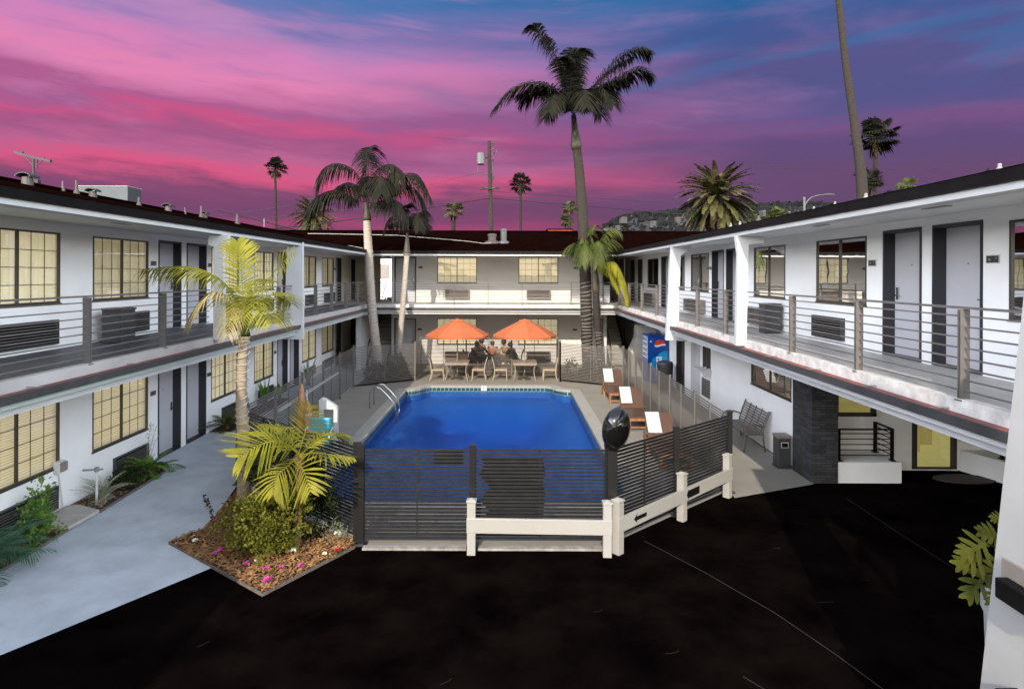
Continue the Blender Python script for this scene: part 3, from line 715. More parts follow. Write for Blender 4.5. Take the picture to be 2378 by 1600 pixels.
# roof planes, 1 in 5
rl, rr = -10.2, 9.0; sl_ = .2; ze = 5.19
def zr(run): return ze + sl_*run
mb = MB()
mb.poly([(EXL+.06,-12,ze),(EXL+.06,EYB-.06,ze),(rl,EYB+4.45,zr(4.45)),(rl,-12,zr(4.45))]); mb.poly([(rl,-12,zr(4.45)),(rl,32.2,zr(4.45)),(-14.6,32.2,ze),(-14.6,-12,ze)]); mb.build('roof', ROOFM, MOT)
mb = MB(); mb.poly([(EXL+.06,EYB-.06,ze),(EXR-.06,EYB-.06,ze),(rr,EYB+4.42,zr(4.42)),(13.8,EYB+4.42,zr(4.42)),(13.8,32.2,zr(6.3)),(-15,32.2,zr(6.3)),(-15,EYB+4.45,zr(4.45)),(rl,EYB+4.45,zr(4.45))]); mb.poly([(13.8,32.2,zr(6.3)),(-15,32.2,zr(6.3)),(-15,38,ze),(13.8,38,ze)]); mb.build('roof', ROOFM, MOT)
mb = MB(); mb.poly([(EXR-.06,EYB-.06,ze),(EXR-.06,3.5,ze),(3.18,1.1,ze),(rr,1.1,zr(4.42)),(rr,EYB+4.42,zr(4.42))]); mb.poly([(rr,1.1,zr(4.42)),(rr,32.2,zr(4.42)),(13.8,32.2,ze),(13.8,1.1,ze)]); mb.build('roof', ROOFM, MOT)
mb = MB(); mb.bar((rl,-12,zr(4.45)+.02),(rl,30.3,zr(4.45)+.02),.3,.03); mb.bar((-15,32.2,zr(6.3)+.02),(13.8,32.2,zr(6.3)+.02),.3,.03); mb.bar((rr,1.1,zr(4.42)+.02),(rr,30.3,zr(4.42)+.02),.3,.03)
mb.build('ridge_cap', ROOFM, MOT)
# tapering white fins that carry roof and floor
def fin(prof, y0, y1):
    mb = MB(); mb.prism([(x, y0, z) for x, z in prof], (0, y1-y0, 0)); mb.build('column', WHITE2, MOT)
fin([(4.44,2.38),(4.78,2.38),(4.84,4.75),(5.12,4.95),(5.12,5.08),(4.6,5.08),(4.58,4.9)], 17.2, 17.36)
fin([(4.56,2.80),(4.76,2.80),(4.80,4.82),(5.1,4.84),(5.1,4.98),(4.55,4.98),(4.60,4.6)], 12.25, 12.38)
fin([(-5.68,2.38),(-6.55,2.38),(-6.2,2.75),(-6.12,5.08),(-5.70,5.08)], 17.08, 17.22)
fin([(-5.73,2.86),(-5.93,2.86),(-5.93,4.74),(-6.04,4.78),(-6.04,4.98),(-5.64,4.98),(-5.64,4.78),(-5.73,4.74)], 12.40, 12.52)
mb = MB(); mb.box(-7.85, -6.5, 17.09, 17.21, 2.36, 2.62); mb.box(4.8, 6.28, 17.21, 17.35, 2.36, 2.62); mb.build('beam', WHITE2, MOT)
mb = MB(); mb.box(-6.62, -6.4, 26.9, 31.9, 0, 2.62); mb.build('column', WHITE2, MOT)
mb = MB(); mb.box(4.46, 4.6, 28.5, 28.79, 0, 2.62); mb.box(4.46, 4.75, 28.6, 28.79, 2.9, 3.7); mb.build('column', WHITE2, MOT)
# near column at the driveway corner
mb = MB(); vs = []
for z, yf, xa in ((0, 4.36, 3.22), (5.0, 3.85, 3.33)): vs += [(xa, 3.0, z), (xa+.55, 3.0, z), (xa+.55, yf, z), (xa, yf, z)]
mb.add(vs, [(0,3,2,1),(4,5,6,7),(0,1,5,4),(1,2,6,5),(2,3,7,6),(3,0,4,7)]); NEARCOL = mb.build('column', COLW, MOT, label='tapered white column at the corner of the driveway')
# railings
def rail(a, b, posts, n=8, h=1.0, parent=MOT, z=Z2, m=RAILM, pw=.1, rod=.016):
    a, b = Vector(a), Vector(b); d = (b-a).normalized(); s = Vector((-d.y, d.x))
    mb = MB(); mb.bar((*a, z+h-.012), (*b, z+h-.012), .055, .024)
    for i in range(n):
        zz = z + .12 + (h-.22)*i/(n-1); mb.bar((*a, zz), (*b, zz), rod, rod)
    r = mb.build('railing', m, parent)
    for p in posts:
        p = Vector(p); mb = MB(); c = Vector((p.x, p.y, z + h/2 - .06))
        mb.obox(c + Vector((*(d*.018), 0)), Vector((*(d*.005), 0)), Vector((*(s*pw/2), 0)), Vector((0,0,h/2+.03)))
        mb.obox(c - Vector((*(d*.018), 0)), Vector((*(d*.005), 0)), Vector((*(s*pw/2), 0)), Vector((0,0,h/2+.03)))
        mb.obox((p.x, p.y, z+.02), Vector((*(d*.05),0)), Vector((*(s*.06),0)), (0,0,.008))
        mb.build('post', m, r)
XRL, XRR, YRB = -5.99, 4.79, 26.34
rail((XRL,-6),(XRL,12.34),[(XRL,y) for y in (6.85,8.77,10.7)]); rail((XRL,12.62),(XRL,17.04),[(XRL,14.3),(XRL,16.1)]); rail((XRL,17.32),(XRL,YRB),[(XRL,y) for y in (17.6,19.2,20.95,22.8,24.6,YRB)])
rail((XRL,YRB),(XRR,YRB),[(x,YRB) for x in (-4.35,-2.28,-.82,.63,2.73,4.1)])
rail((XRR,YRB),(XRR,17.52),[(XRR,y) for y in (24.2,21.9,19.7)]); rail((XRR,17.18),(XRR,12.52),[(XRR,y) for y in (15.5,13.5)]); rail((XRR,12.22),(XRR,3.7),[(XRR,y) for y in (10.34,8.39,6.46,4.5)])
rail((XRR,3.7),(3.5,1.4),[(3.9,2.1)])
# stairs in both rear corners
def stairs(x0, x1, name):
    mb = MB()
    for k in range(16):
        y = 28.0 + .27*k; z = .18*k; mb.box(x0, x1, y, y+.30, z+.10, z+.145)
        mb.box(x0, x1, y+.285, y+.299, z+.145, z+.28)
    st = mb.build('stair', COPE, MOT)
    mb = MB()
    for x in (x0-.03, x1+.03): mb.bar((x, 27.95, .05), (x, 32.2, 2.88), .05, .28)
    mb.build('stringer', BLACKP, st)
    mb = MB(); mb.tube([(x0+.02, 27.9, .0), (x0+.02, 27.9, .9), (x0+.02, 32.2, 3.75)], .022, 6); mb.build('handrail', BLACKP, st)
stairs(-6.35, -5.5, 'l'); stairs(4.68, 5.45, 'r')
mb = MB(); mb.box(4.9, 5.35, 26.9, 27.3, Z2, Z2+.78); mb.box(4.8, 5.4, 26.85, 27.35, Z2+.78, Z2+.81); mb.build('half_wall', GREYAC, MOT)
# lobby under the right wing
mb = MB(frame((0,13.3,0),(1,0,0),(0,-1,0))); lob = [(7.05,7.98,1.16,2.3),(8.75,9.72,.03,2.35),(10.1,12.2,.62,2.2)]
gridfill(mb, [(6.72,0),(13.2,0),(13.2,2.6),(6.72,2.6)], lob)
for (a,b,c,d) in lob:
    for (p, q) in (((a,c),(b,c)),((b,c),(b,d)),((b,d),(a,d)),((a,d),(a,c))): mb.add([(p[0],0,p[1]),(q[0],0,q[1]),(q[0],-.15,q[1]),(p[0],-.15,p[1])], [(0,1,2,3)])
mb.build('lobby_wall', WHITE, MOT, recalc=False)
TL = frame((0,13.3,0),(1,0,0),(0,-1,0))
for i, (a,b,c,d) in enumerate(lob):
    mb = MB(TL); w_ = .07
    for (p, q, r, s) in ((a, b, d-w_, d), (a, b, c, c+(.02 if i == 1 else w_)), (a, a+w_*1.6, c+.02, d-w_), (b-w_, b, c+.02, d-w_)): mb.box(p, q, -.1, .012, r, s)
    o = mb.build('door' if i == 1 else 'window', JAMB, MOT, label='glazed lobby door with a dark frame' if i == 1 else None)
    g = MB(TL); g.add([(a,-.05,c),(b,-.05,c),(b,-.05,d),(a,-.05,d)], [(0,1,2,3)]); g.build('pane', LOBBYG, o, recalc=False)
    if i == 1:
        g = MB(TL); g.bar((b-.12,.06,.95),(b-.12,.06,1.35),.025); g.build('handle', STEEL, o)
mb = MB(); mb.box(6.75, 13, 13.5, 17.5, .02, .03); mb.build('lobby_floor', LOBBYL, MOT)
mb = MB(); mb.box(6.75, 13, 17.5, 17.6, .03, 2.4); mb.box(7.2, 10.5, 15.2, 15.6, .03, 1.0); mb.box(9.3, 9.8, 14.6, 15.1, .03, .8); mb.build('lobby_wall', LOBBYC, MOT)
# stone pier, planters with rails
mb = MB(); mb.box(6.17, 6.70, 12.45, 13.29, 0, 2.60); mb.build('pier', STONEL, MOT, label='dark ledgestone pier at the lobby entrance')
mb = MB(); mb.box(6.702, 8.0, 12.47, 13.28, 0, .42); mb.build('planter_wall', WHITE, MOT)
mb = MB(); mb.prism([(9.78,13.28,0),(10.1,12.35,0),(13.1,11.9,0),(13.1,13.28,0)], (0,0,.45)); mb.build('planter_wall', WHITE, MOT)
rail((6.75,12.56),(7.88,12.56),[(6.77,12.56),(7.86,12.56)], n=5, h=.66, z=.42, m=BLACKP, pw=.06); rail((7.88,12.56),(7.88,13.2),[(7.88,13.17)], n=5, h=.66, z=.42, m=BLACKP, pw=.06)
rail((10.12,12.6),(12.9,12.2),[(10.14,12.6)], n=5, h=.62, z=.45, m=BLACKP, pw=.06)
# roof vents, pipes
def mushroom(p, s, gx=0):
    t = thing('roof_vent', None, 'vent', p)
    mb = MB(); mb.lathe(p, [(.20*s,-.1),(.15*s,.16*s),(.15*s,.24*s)], 12); mb.build('vent_base', VENTW, t, smooth=False)
    mb = MB(); c = Vector(p) + Vector((0,0,.24*s))
    for k in range(7):
        a0, a1 = R(180-k*180/7), R(180-(k+1)*180/7); r = .26*s
        mb.add([(c.x+r*math.cos(a0), c.y-.22*s, c.z+.55*r*math.sin(a0)), (c.x+r*math.cos(a1), c.y-.22*s, c.z+.55*r*math.sin(a1)), (c.x+r*math.cos(a1), c.y+.22*s, c.z+.55*r*math.sin(a1)), (c.x+r*math.cos(a0), c.y+.22*s, c.z+.55*r*math.sin(a0))], [(0,1,2,3)])
    o = mb.build('vent_hood', VENTC, t, recalc=False); md = o.modifiers.new('s', 'SOLIDIFY'); md.thickness = .02
    return t
def onroof_left(x, run):  # point on the left roof seen at image column x, given run from the eave
    X = EXL - run; a, b = ray(x, 480); Y = X / a; return (X, Y, zr(run))
LV = 'hooded metal vents on the left roof'
for x, run, s, lab in ((62,4.0,.62,'largest hooded roof vent, nearest the leaning utility crossarm'),(211,4.0,.52,'hooded roof vent in front of the grey rooftop block'),(383,4.0,.55,'hooded roof vent right of the grey rooftop block'),(466,4.0,.5,'small hooded roof vent beside a pale pipe over the left wing')):
    settag(mushroom(onroof_left(x, run), s), lab, 'vent', LV)
for x, run, h, r, m, lab in ((143,4.3,.22,.022,BROWNB,'short dark pipe on the left roof beside a paler taller pipe'),(174,4.1,.30,.03,VENTW,'pale vent pipe with a flared foot on the left roof'),(316,4.2,.22,.03,VENTW,'tan pipe stub in front of the dark side of the grey block'),(421,4.3,.2,.02,BROWNB,'thin dark pipe past the third hooded vent'),(458,4.0,.35,.035,VENTW,'pale pipe next to the small hooded vent on the left roof'),(540,4.2,.35,.045,VENTW,'pale pipe on the left roof before the rooftop aerial')):
    p = onroof_left(x, run); mb = MB(); mb.lathe(p, [(r*2.4,-.05),(r*2.0,.04),(r,.09),(r,h)], 10); mb.build('vent_pipe', m, smooth=False, label=lab, cat='pipe', group='vent pipes on the left roof')
def onroof_right(x, run, dy=0):
    X = EXR + run; a, b = ray(x, 470); return (X, X / a, zr(run))
for x, run, s, lab in ((2274,4.3,.42,'white vent cone on the right roof nearest the photo edge'),(1970,4.35,.45,'white vent cone right of the tall bare trunk, right roof'),(1900,4.4,.36,'white vent cone right of the street lamp on the right roof'),(1852,4.4,.36,'white vent cone left of the street lamp head on the right roof'),(1726,4.4,.6,'tan vent cone on the right roof under the big date palm'),(1684,4.4,.5,'second small vent cone below the big date palm'),(1663,4.4,.5,'small white vent cone farthest along the right roof')):
    p = onroof_right(x, run); mb = MB(); mb.lathe((p[0],p[1],p[2]), [(.17*s,-.1),(.15*s,.16*s),(.08*s,.3*s),(.085*s,.38*s),(.06*s,.44*s)], 10); mb.build('roof_vent_cone', VENTW if s == .6 else ROOFW, smooth=False, label=lab, cat='vent', group='vent cones on the right roof')
for (x, y, Y, r, h, m, lab) in ((1120,552,28.2,.19,.32,VENTW,'squat tan flue stub on the rear roof'),(1146,553,28.2,.14,.55,LAMPG,'taller grey flue with a cap on the rear roof')):
    p = at(x, y, Y); p.z = zr(Y-EYB); t = thing('roof_flue', lab, 'flue', p, 'flues on the rear roof')
    mb = MB(); mb.lathe(p, [(r*1.9,-.05),(r*1.7,.06),(r,.1),(r,h)], 12); mb.build('flue_pipe', m, t)
    mb = MB(); mb.lathe((p.x,p.y,p.z+h), [(r*1.12,-.02),(r*1.12,.07),(r*.7,.1)], 12); mb.build('flue_cap', m, t)
mb = MB(); P = [at(690,530,29.5)]
pts = []
for (x, run) in ((560,3.6),(700,5.0),(800,4.8),(900,4.5),(1000,3.3),(1060,2.6),(1100,1.9),(1125,2.0),(1150,2.6)):
    Y = EYB + run; X = (x-CX)/F*Y; pts.append((X, Y, zr(run)+.03))
mb.tube(pts[1:], .012, 5); mb.build('roof_cable', LIGHTC, label='thin white cable trailing across the brown rear roof', cat='cable')
mb = MB(); pts = []
for (x, run) in ((730,2.2),(760,1.6),(800,1.0),(826,.35)):
    Y = EYB + run; pts.append(((x-CX)/F*Y, Y, zr(run)+.03))
mb.tube(pts, .012, 5); mb.build('roof_cable', LIGHTC, label='short white cable running down the roof valley at the left rear corner', cat='cable')
# ------------------------------------------------------------------ pool fence
PF = thing('pool_fence', 'slatted metal fence enclosing the pool deck, black in front and bronze grey behind', 'fence', (-.4, 9.52, 0))
def fpanel(a, b, m, pm, z0=.13, z1=1.5, pitch=.0565, sh=.036, stiles=2, label=None, posts=(0, 1), pw=.09):
    a, b = Vector(a), Vector(b); d = (b-a).normalized(); s = Vector((-d.y, d.x)); L = (b-a).length
    mb = MB(); n = int((z1-z0)/pitch)
    for i in range(n+1):
        z = z1 - .018 - i*pitch; mb.bar((*a, z), (*b, z), .014, sh)
    for k in range(stiles):
        p = a + d*L*(k+1)/(stiles+1); q = p + s*.02; mb.bar((*q, z0), (*q, z1-.02), .03, .022)
    o = mb.build('panel', m, PF, label=label)
    for k in posts:
        p = a if k == 0 else b; mb = MB(); mb.box(p.x-pw/2, p.x+pw/2, p.y-pw/2, p.y+pw/2, 0, z1+.05); mb.box(p.x-pw*.62, p.x+pw*.62, p.y-pw*.62, p.y+pw*.62, z1+.05, z1+.07)
        mb.box(p.x-pw, p.x+pw, p.y-pw, p.y+pw, .017, .027); mb.build('post', pm, PF)
    return o
A = FN; lab_b = 'black front panel'; lab_g = 'bronze grey panel'
fpanel(A['a'], (-.53,9.52), BLKF, BLKP, posts=(0,1), stiles=1, label=lab_b); fpanel((-.53,9.52), A['b'], BLKF, BLKP, posts=(1,), stiles=1, label=lab_b)
fpanel((1.62,9.57), (2.95,10.73), BLKF, BLKP, posts=(1,), stiles=1, label=lab_b); fpanel((2.95,10.73), A['c'], BLKF, BLKP, posts=(1,), stiles=0, label=lab_b)
fpanel((-2.34,9.6), (-3.8,10.9), BLKF, BLKP, posts=(0,1), stiles=1, label=lab_b); fpanel((-3.8,10.9), A['j'], BLKF, BLKP, posts=(1,), stiles=1, label=lab_b)
def run(a, b, n, sh=.027, **k):
    a, b = Vector(a), Vector(b)
    for i in range(n): fpanel(a+(b-a)*i/n, a+(b-a)*(i+1)/n, GRYF, GRYF, stiles=1, label=lab_g, posts=(1,), pw=.052, sh=sh, **k)
run(A['c'], A['d'], 5); run(A['d'], A['e'], 1); run(A['j'], A['i'], 5); run(A['i'], A['h'], 1)
run(A['h'], A['g'], 1, z1=1.55, sh=.024); run(A['g'], A['f'], 3, z1=1.55, sh=.024); run(A['f'], A['e'], 1, z1=1.55, sh=.024)
mb = MB(); mb.bar((-5.30,14.3,1.02), (-5.45,19.8,1.02), .05, .06); mb.build('handrail', VINYL, PF)
# dark boards wired to the inside of the front panel
mb = MB(); z0, z1 = .36, 1.36; xs = [(-.42,z1),(.60,z1),(.62,1.0),(.58,.88),(.62,.7),(.60,z0),(-.40,z0),(-.44,.45),(-.32,.62),(-.45,.80),(-.30,.98),(-.45,1.16)]
xs = [(-.42,1.36),(.56,1.36),(.60,1.1),(.55,.95),(.60,.8),(.56,.36),(-.40,.36),(-.28,.52),(-.42,.68),(-.26,.88),(-.43,1.08),(-.36,1.25)]
mb.prism([(x, 9.60, z) for x, z in xs], (0, .02, 0)); mb.build('notice_board', BINM, label='large dark board with a scalloped edge behind the front fence slats', cat='board')
mb = MB(); mb.box(-1.14, -.68, 9.60, 9.62, 1.22, 1.44); mb.build('notice_board', BINM, label='small dark rectangular board behind the front fence slats', cat='board')
# white vinyl guard rails with arrows
def vrail(a, b, posts, label, arrows, r0=.335, r1=.555, h=.79):
    a, b = Vector(a), Vector(b); d = (b-a).normalized(); s = Vector((d.y, -d.x))
    if s.y > 0: s = -s
    t = thing('guard_rail', label, 'guard rail', ((a.x+b.x)/2, (a.y+b.y)/2, 0), 'white guard rails before the pool fence')
    for p in posts:
        p = Vector(p); mb = MB(); w_ = .0635
        mb.obox((p.x, p.y, h/2), Vector((*(d*w_), 0)), Vector((*(s*w_), 0)), (0,0,h/2))
        mb.obox((p.x, p.y, h+.012), Vector((*(d*(w_+.012)), 0)), Vector((*(s*(w_+.012)), 0)), (0,0,.014))
        tip = []; q = w_+.004
        mb.add([Vector((p.x,p.y,h+.025))+Vector((*(d*q*i+s*q*j),0)) for i,j in ((-1,-1),(1,-1),(1,1),(-1,1))] + [Vector((p.x,p.y,h+.055))], [(0,1,4),(1,2,4),(2,3,4),(3,0,4)])
        mb.build('post', VINYL, t, bevel=.004)
    mb = MB(); c0, c1 = a - d*.07 + s*.045, b + d*.07 + s*.045
    mb.bar((*c0, (r0+r1)/2), (*c1, (r0+r1)/2), .05, r1-r0); o = mb.build('rail', VINYL, t, bevel=.005)
    if d.x < 0: d = -d
    for (u, L, style) in arrows:
        c = a + (b-a)*u + s*.0715; mb = MB(); zc = (r0+r1)/2 + .0
        if style == 0: pts = [(-L/2,0),(-L/2+.09,.075),(-L/2+.07,.03),(L/2,.03),(L/2,-.03),(-L/2+.07,-.03),(-L/2+.09,-.075)]
        else: pts = [(-L/2,0),(-L/2+.05,.09),(-L/2+.05,.065),(L/2,.065),(L/2,-.065),(-L/2+.05,-.065),(-L/2+.05,-.09)]
        mb.prism([(c.x + d.x*x, c.y + d.y*x, zc + z) for x, z in pts], (s.x*.003, s.y*.003, 0)); mb.build('arrow_sticker', BLACKP, o)
    return t
vrail((-.53,9.26), (1.50,9.20), [(-.53,9.26),(1.50,9.20)], 'white guard rail without arrows along the front of the pool fence', [])
vrail((1.68,9.29), (4.18,11.66), [(1.68,9.29),(3.0,10.54),(4.18,11.66)], 'slanting white guard rail with two black arrow stickers', [(.14,.34,0),(.60,.42,1)])
# black domed mirror on a post
t = thing('traffic_mirror', 'glossy black oval dome on a black post at the front fence corner', 'mirror', (1.60,9.42,0))
mb = MB(); mb.box(1.54, 1.69, 9.40, 9.55, 0, 1.56); mb.build('post', BLKP, t)
mb = MB(); c = Vector((1.66, 9.36, 1.86)); tilt = R(-9); n = 28; rings = [(1.0,.0),(.97,.045),(.86,.10),(.68,.15),(.45,.185),(.2,.205),(.03,.21)]
vs = []; fs = []
for (r, dd) in [(.96,-.03)] + rings:
    for k in range(n):
        a = 2*math.pi*k/n; x = .215*r*math.cos(a); z = .335*r*math.sin(a)
        x, z = x*math.cos(tilt)-z*math.sin(tilt), x*math.sin(tilt)+z*math.cos(tilt)
        vs.append((c.x + x - .25*dd, c.y - dd, c.z + z + .15*dd))
m_ = len(rings)+1
for i in range(m_-1):
    for k in range(n): fs.append((i*n+k, i*n+(k+1)%n, (i+1)*n+(k+1)%n, (i+1)*n+k))
fs.append(tuple(range(n-1,-1,-1))); fs.append(tuple((m_-1)*n+k for k in range(n))); mb.add(vs, fs)
mb.build('dome', BLACKG, t, smooth=True)
mb = MB(); mb.bar((1.62,9.47,1.5), (1.64,9.41,1.72), .05); mb.build('bracket', BLKP, t)

# ------------------------------------------------------------------ patio furniture
def chair(loc, rz, label, m=WICKER, group='woven patio chairs on the pool deck'):
    t = thing('patio_chair', label, 'chair', (0,0,0), group)
    mb = MB(); mb.box(-.24,.24,-.23,.25,.40,.445); mb.build('seat', m, t, bevel=.012)
    mb = MB(); pr = [(-.24,.42),(-.255,.55),(-.275,.68),(-.31,.80),(-.35,.90)]
    for (y0,z0),(y1,z1) in zip(pr, pr[1:]):
        for sx in (0,): mb.add([(-.235,y0-.014,z0),(.235,y0-.014,z0),(.235,y1-.014,z1),(-.235,y1-.014,z1),(-.235,y0+.014,z0),(.235,y0+.014,z0),(.235,y1+.014,z1),(-.235,y1+.014,z1)], [(0,1,2,3),(7,6,5,4),(0,4,5,1),(3,2,6,7),(0,3,7,4),(1,5,6,2)])
    mb.build('backrest', m, t)
    for x in (-.215,.215):
        mb = MB(); mb.tube([(x,.225,.40),(x,.235,.2),(x*1.04,.25,0)], [.022,.02,.015], 6); mb.build('leg', m, t)
        mb = MB(); mb.tube([(x,-.235,.44),(x,-.24,.25),(x*1.04,-.31,0)], [.024,.02,.015], 6); mb.build('leg', m, t)
    t.location = loc; t.rotation_euler = (0,0,rz); return t
def place(t, loc, rz, label): t.location = loc; t.rotation_euler = (0,0,rz); t['label'] = label
UL, UR = Vector((-2.0,24.62,.016)), Vector((.69,24.62,.016))
c0 = chair((UL.x-.74, UL.y-.25,.016), R(-90), 'leftmost tan woven chair at the left umbrella table')     # rz: 0 faces +y
dup(c0, (UL.x+.86,UL.y-.2,.016), R(90), 'tan woven chair right of the left umbrella table')
dup(c0, (UL.x+.12,UL.y+.80,.016), R(180), 'tan woven chair behind the left umbrella table, facing the pool')
dup(c0, (UR.x-.95,UR.y-.2,.016), R(-90), 'tan woven chair left of the right umbrella table')
dup(c0, (UR.x+.98,UR.y-.15,.016), R(90), 'rightmost tan woven chair at the right umbrella table')
def table(p, label):
    t = thing('patio_table', label, 'table', p, 'square umbrella tables'); x, y, z = p
    mb = MB(); mb.box(x-.48,x-.03,y-.48,y+.48,z+.69,z+.715); mb.box(x+.03,x+.48,y-.48,y+.48,z+.69,z+.715); mb.box(x-.03,x+.03,y-.48,y-.03,z+.69,z+.715); mb.box(x-.03,x+.03,y+.03,y+.48,z+.69,z+.715); mb.build('tabletop', TABLET, t)
    mb = MB()
    for (a,b,c,d) in ((-.46,.46,-.46,-.43),(-.46,.46,.43,.46),(-.46,-.43,-.43,.43),(.43,.46,-.43,.43)): mb.box(x+a,x+b,y+c,y+d,z+.62,z+.688)
    mb.build('apron', TABLET, t)
    for sx in (-1,1):
        for sy in (-1,1):
            mb = MB(); mb.tube([(x+sx*.40,y+sy*.40,z+.66),(x+sx*.36,y+sy*.36,z+.4),(x+sx*.38,y+sy*.38,z+.2),(x+sx*.44,y+sy*.44,z)], [.022,.02,.02,.018], 6); mb.build('leg', TABLET, t)
    return t
def umbrella(p, label, rz):
    t = thing('patio_umbrella', label, 'umbrella', p, 'open orange patio umbrellas'); x, y, z = p; ap, rim, rr_ = z+2.38, z+1.78, 1.28
    mb = MB(); mb.tube([(x,y,z),(x,y,ap+.03)], .021, 8); mb.build('pole', TABLET, t)
    mb = MB(); mb.lathe((x,y,z), [(.26,0),(.25,.05),(.06,.09),(.045,.28)], 16); mb.build('base', BRONZE, t)
    n = 8; mb = MB()
    R_ = [(.10, ap), (.45, ap-.20), (.85, ap-.40), (1.0, None)]
    ring = []
    for (fr, zz) in ((.09,ap-.01),(.3,ap-.13),(.6,ap-.31),(1,rim)):
        row = []
        for k in range(n*4):
            a = 2*math.pi*k/(n*4) + rz; sag = 1 - .045*fr*abs(math.sin(math.pi*(k%4)/4)); row.append(Vector((x+rr_*fr*sag*math.cos(a), y+rr_*fr*sag*math.sin(a), zz - .03*fr*math.sin(math.pi*(k%4)/4))))
        ring.append(row)
    N = n*4; vs = [v for r_ in ring for v in r_]; fs = []
    for i in range(3):
        for k in range(N): fs.append((i*N+k, i*N+(k+1)%N, (i+1)*N+(k+1)%N, (i+1)*N+k))
    low = [v + Vector((0,0,-.07)) for v in ring[-1]]; b0 = len(vs); vs += low
    for k in range(N): fs.append((3*N+k, 3*N+(k+1)%N, b0+(k+1)%N, b0+k))
    mb.add(vs, fs); mb.build('canopy', ORANGE, t, recalc=False)
    mb = MB(); vs = [Vector((x,y,ap+.05))] + [Vector((x+.30*math.cos(2*math.pi*k/16+rz), y+.30*math.sin(2*math.pi*k/16+rz), ap-.07-.02*(k%2))) for k in range(16)]
    mb.add(vs, [(0,1+k,1+(k+1)%16) for k in range(16)]); mb.build('vent_cap', ORANGE, t, recalc=False)
    for k in range(n):
        a = 2*math.pi*k/n + rz; mb = MB(); mb.bar((x,y,ap-.05),(x+rr_*.97*math.cos(a),y+rr_*.97*math.sin(a),rim-.01),.014); mb.bar((x,y,rim-.15),(x+rr_*.5*math.cos(a),y+rr_*.5*math.sin(a),rim+.27),.012); mb.build('rib', TABLET, t)
table(UL, 'square taupe table under the left orange umbrella'); table(UR, 'square taupe table under the right orange umbrella')
umbrella(UL, 'left orange umbrella over the table with three chairs', .25); umbrella(UR, 'right orange umbrella over the table with two chairs', .1)
# loungers
def lounger(label):
    t = thing('sun_lounger', label, 'sun lounger', (0,0,0), 'brown loungers beside the pool')
    mb = MB(); mb.box(-.33,.33,-1.12,.0,.345,.385); mb.build('seat', WOODD, t)
    mb = MB(); mb.prism([(-.33,.0,.35),(-.33,.50,.88),(-.33,.53,.85),(-.33,.03,.32)], (.66,0,0)); mb.build('backrest', WOODD, t)
    mb = MB()
    for x in (-.345,.305): mb.box(x,x+.04,-1.14,.55,.27,.344)
    mb.box(-.305,.305,-1.14,-1.10,.27,.344); mb.box(-.305,.305,.51,.55,.27,.344); mb.build('frame', WOODF, t)
    for x in (-.345,.285):
        mb = MB(); mb.box(x,x+.06,-1.14,-1.06,0,.269); mb.build('leg', WOODF, t)
        mb = MB(); mb.prism([(x,.30,.269),(x,.42,.269),(x,.56,0),(x,.48,0)], (.06,0,0)); mb.build('leg', WOODF, t)
        mb = MB(); mb.prism([(x,.18,.269),(x,.28,.269),(x,.14,0),(x,.06,0)], (.06,0,0)); mb.build('leg', WOODF, t)
    for q in (((-.3,.34,.40),(-.3,.44,.78),.03),((.3,.34,.40),(.3,.44,.78),.03),((-.29,-1.1,.1),(.29,-1.1,.1),.03,.04)): mb = MB(); mb.bar(*q); mb.build('strut', WOODF, t)
    return t
def towel(x, y, z, label, s):
    mb = MB(); n = 6; d = Vector((0,.50,.53)).normalized(); nn = Vector((0,-d.z,d.y)); rows = []
    r = random.Random(s)
    base = Vector((x,y,z)) + nn*.006
    for i in range(n+1):
        u = i/n; p = base + d*(.16 + u*.54); rows.append([p + Vector((-.31 + .32*k/4, 0, 0)) + nn*(.010+.006*r.random()) for k in range(5)])
    top = rows[-1]; rows.append([q + Vector((0,.05,-.0)) for q in top]); rows.append([q + Vector((0,.07,-.15)) for q in top])
    vs = [p for r_ in rows for p in r_]; fs = [(i*5+k, i*5+k+1, (i+1)*5+k+1, (i+1)*5+k) for i in range(len(rows)-1) for k in range(4)]
    mb.add(vs, fs); o = mb.build('towel', TOWEL, label=label, cat='towel', group='white towels on the loungers', recalc=False)
    md = o.modifiers.new('s','SOLIDIFY'); md.thickness = .012; md.offset = 1
lg = None
for i, (x, y, l1, l2) in enumerate(((3.62,14.3,'nearest brown lounger, half hidden by the black fence','white towel on the lounger nearest the black fence'),(3.60,17.62,'middle brown lounger of the row beside the pool','white towel over the middle lounger'),(3.66,21.1,'farthest brown lounger of the row, by the rear fence corner','white towel over the farthest lounger'))):
    if lg is None: lg = lounger(l1); o = lg
    else: o = dup(lg, label=l1)
    o.location = (x, y, .016); towel(x, y, .016+.365, l2, i)
# pool lift with teal seat
t = thing('pool_lift', 'white pool lift with a teal plastic seat beside the left pool edge', 'pool lift', (-4.1,13.9,.016)); b = Vector((-4.1,13.9,.016))
mb = MB(); mb.prism([(-4.30,14.05,.05),(-3.86,14.05,.05),(-3.86,14.05,1.05),(-4.16,14.05,1.36),(-4.24,14.05,1.40),(-4.30,14.05,1.36)], (0,.05,0))
mb = MB()
for x in (-4.28,-3.95): mb.box(x,x+.09,14.0,14.1,.05,1.12)
mb.prism([(-4.28,13.99,1.121),(-3.86,13.99,1.121),(-3.88,13.99,1.18),(-4.14,13.99,1.36),(-4.22,13.99,1.38),(-4.28,13.99,1.33)], (0,.12,0)); mb.box(-4.34,-3.8,13.8,14.35,.017,.049); mb.build('mast', PLASTW, t)
mb = MB(); mb.box(-4.38,-3.88,13.60,13.66,.55,1.02); mb.build('backrest', TEAL, t, bevel=.04)
mb = MB(); mb.box(-4.38,-3.88,13.2,13.6,.46,.54); mb.build('seat', TEAL, t, bevel=.03)
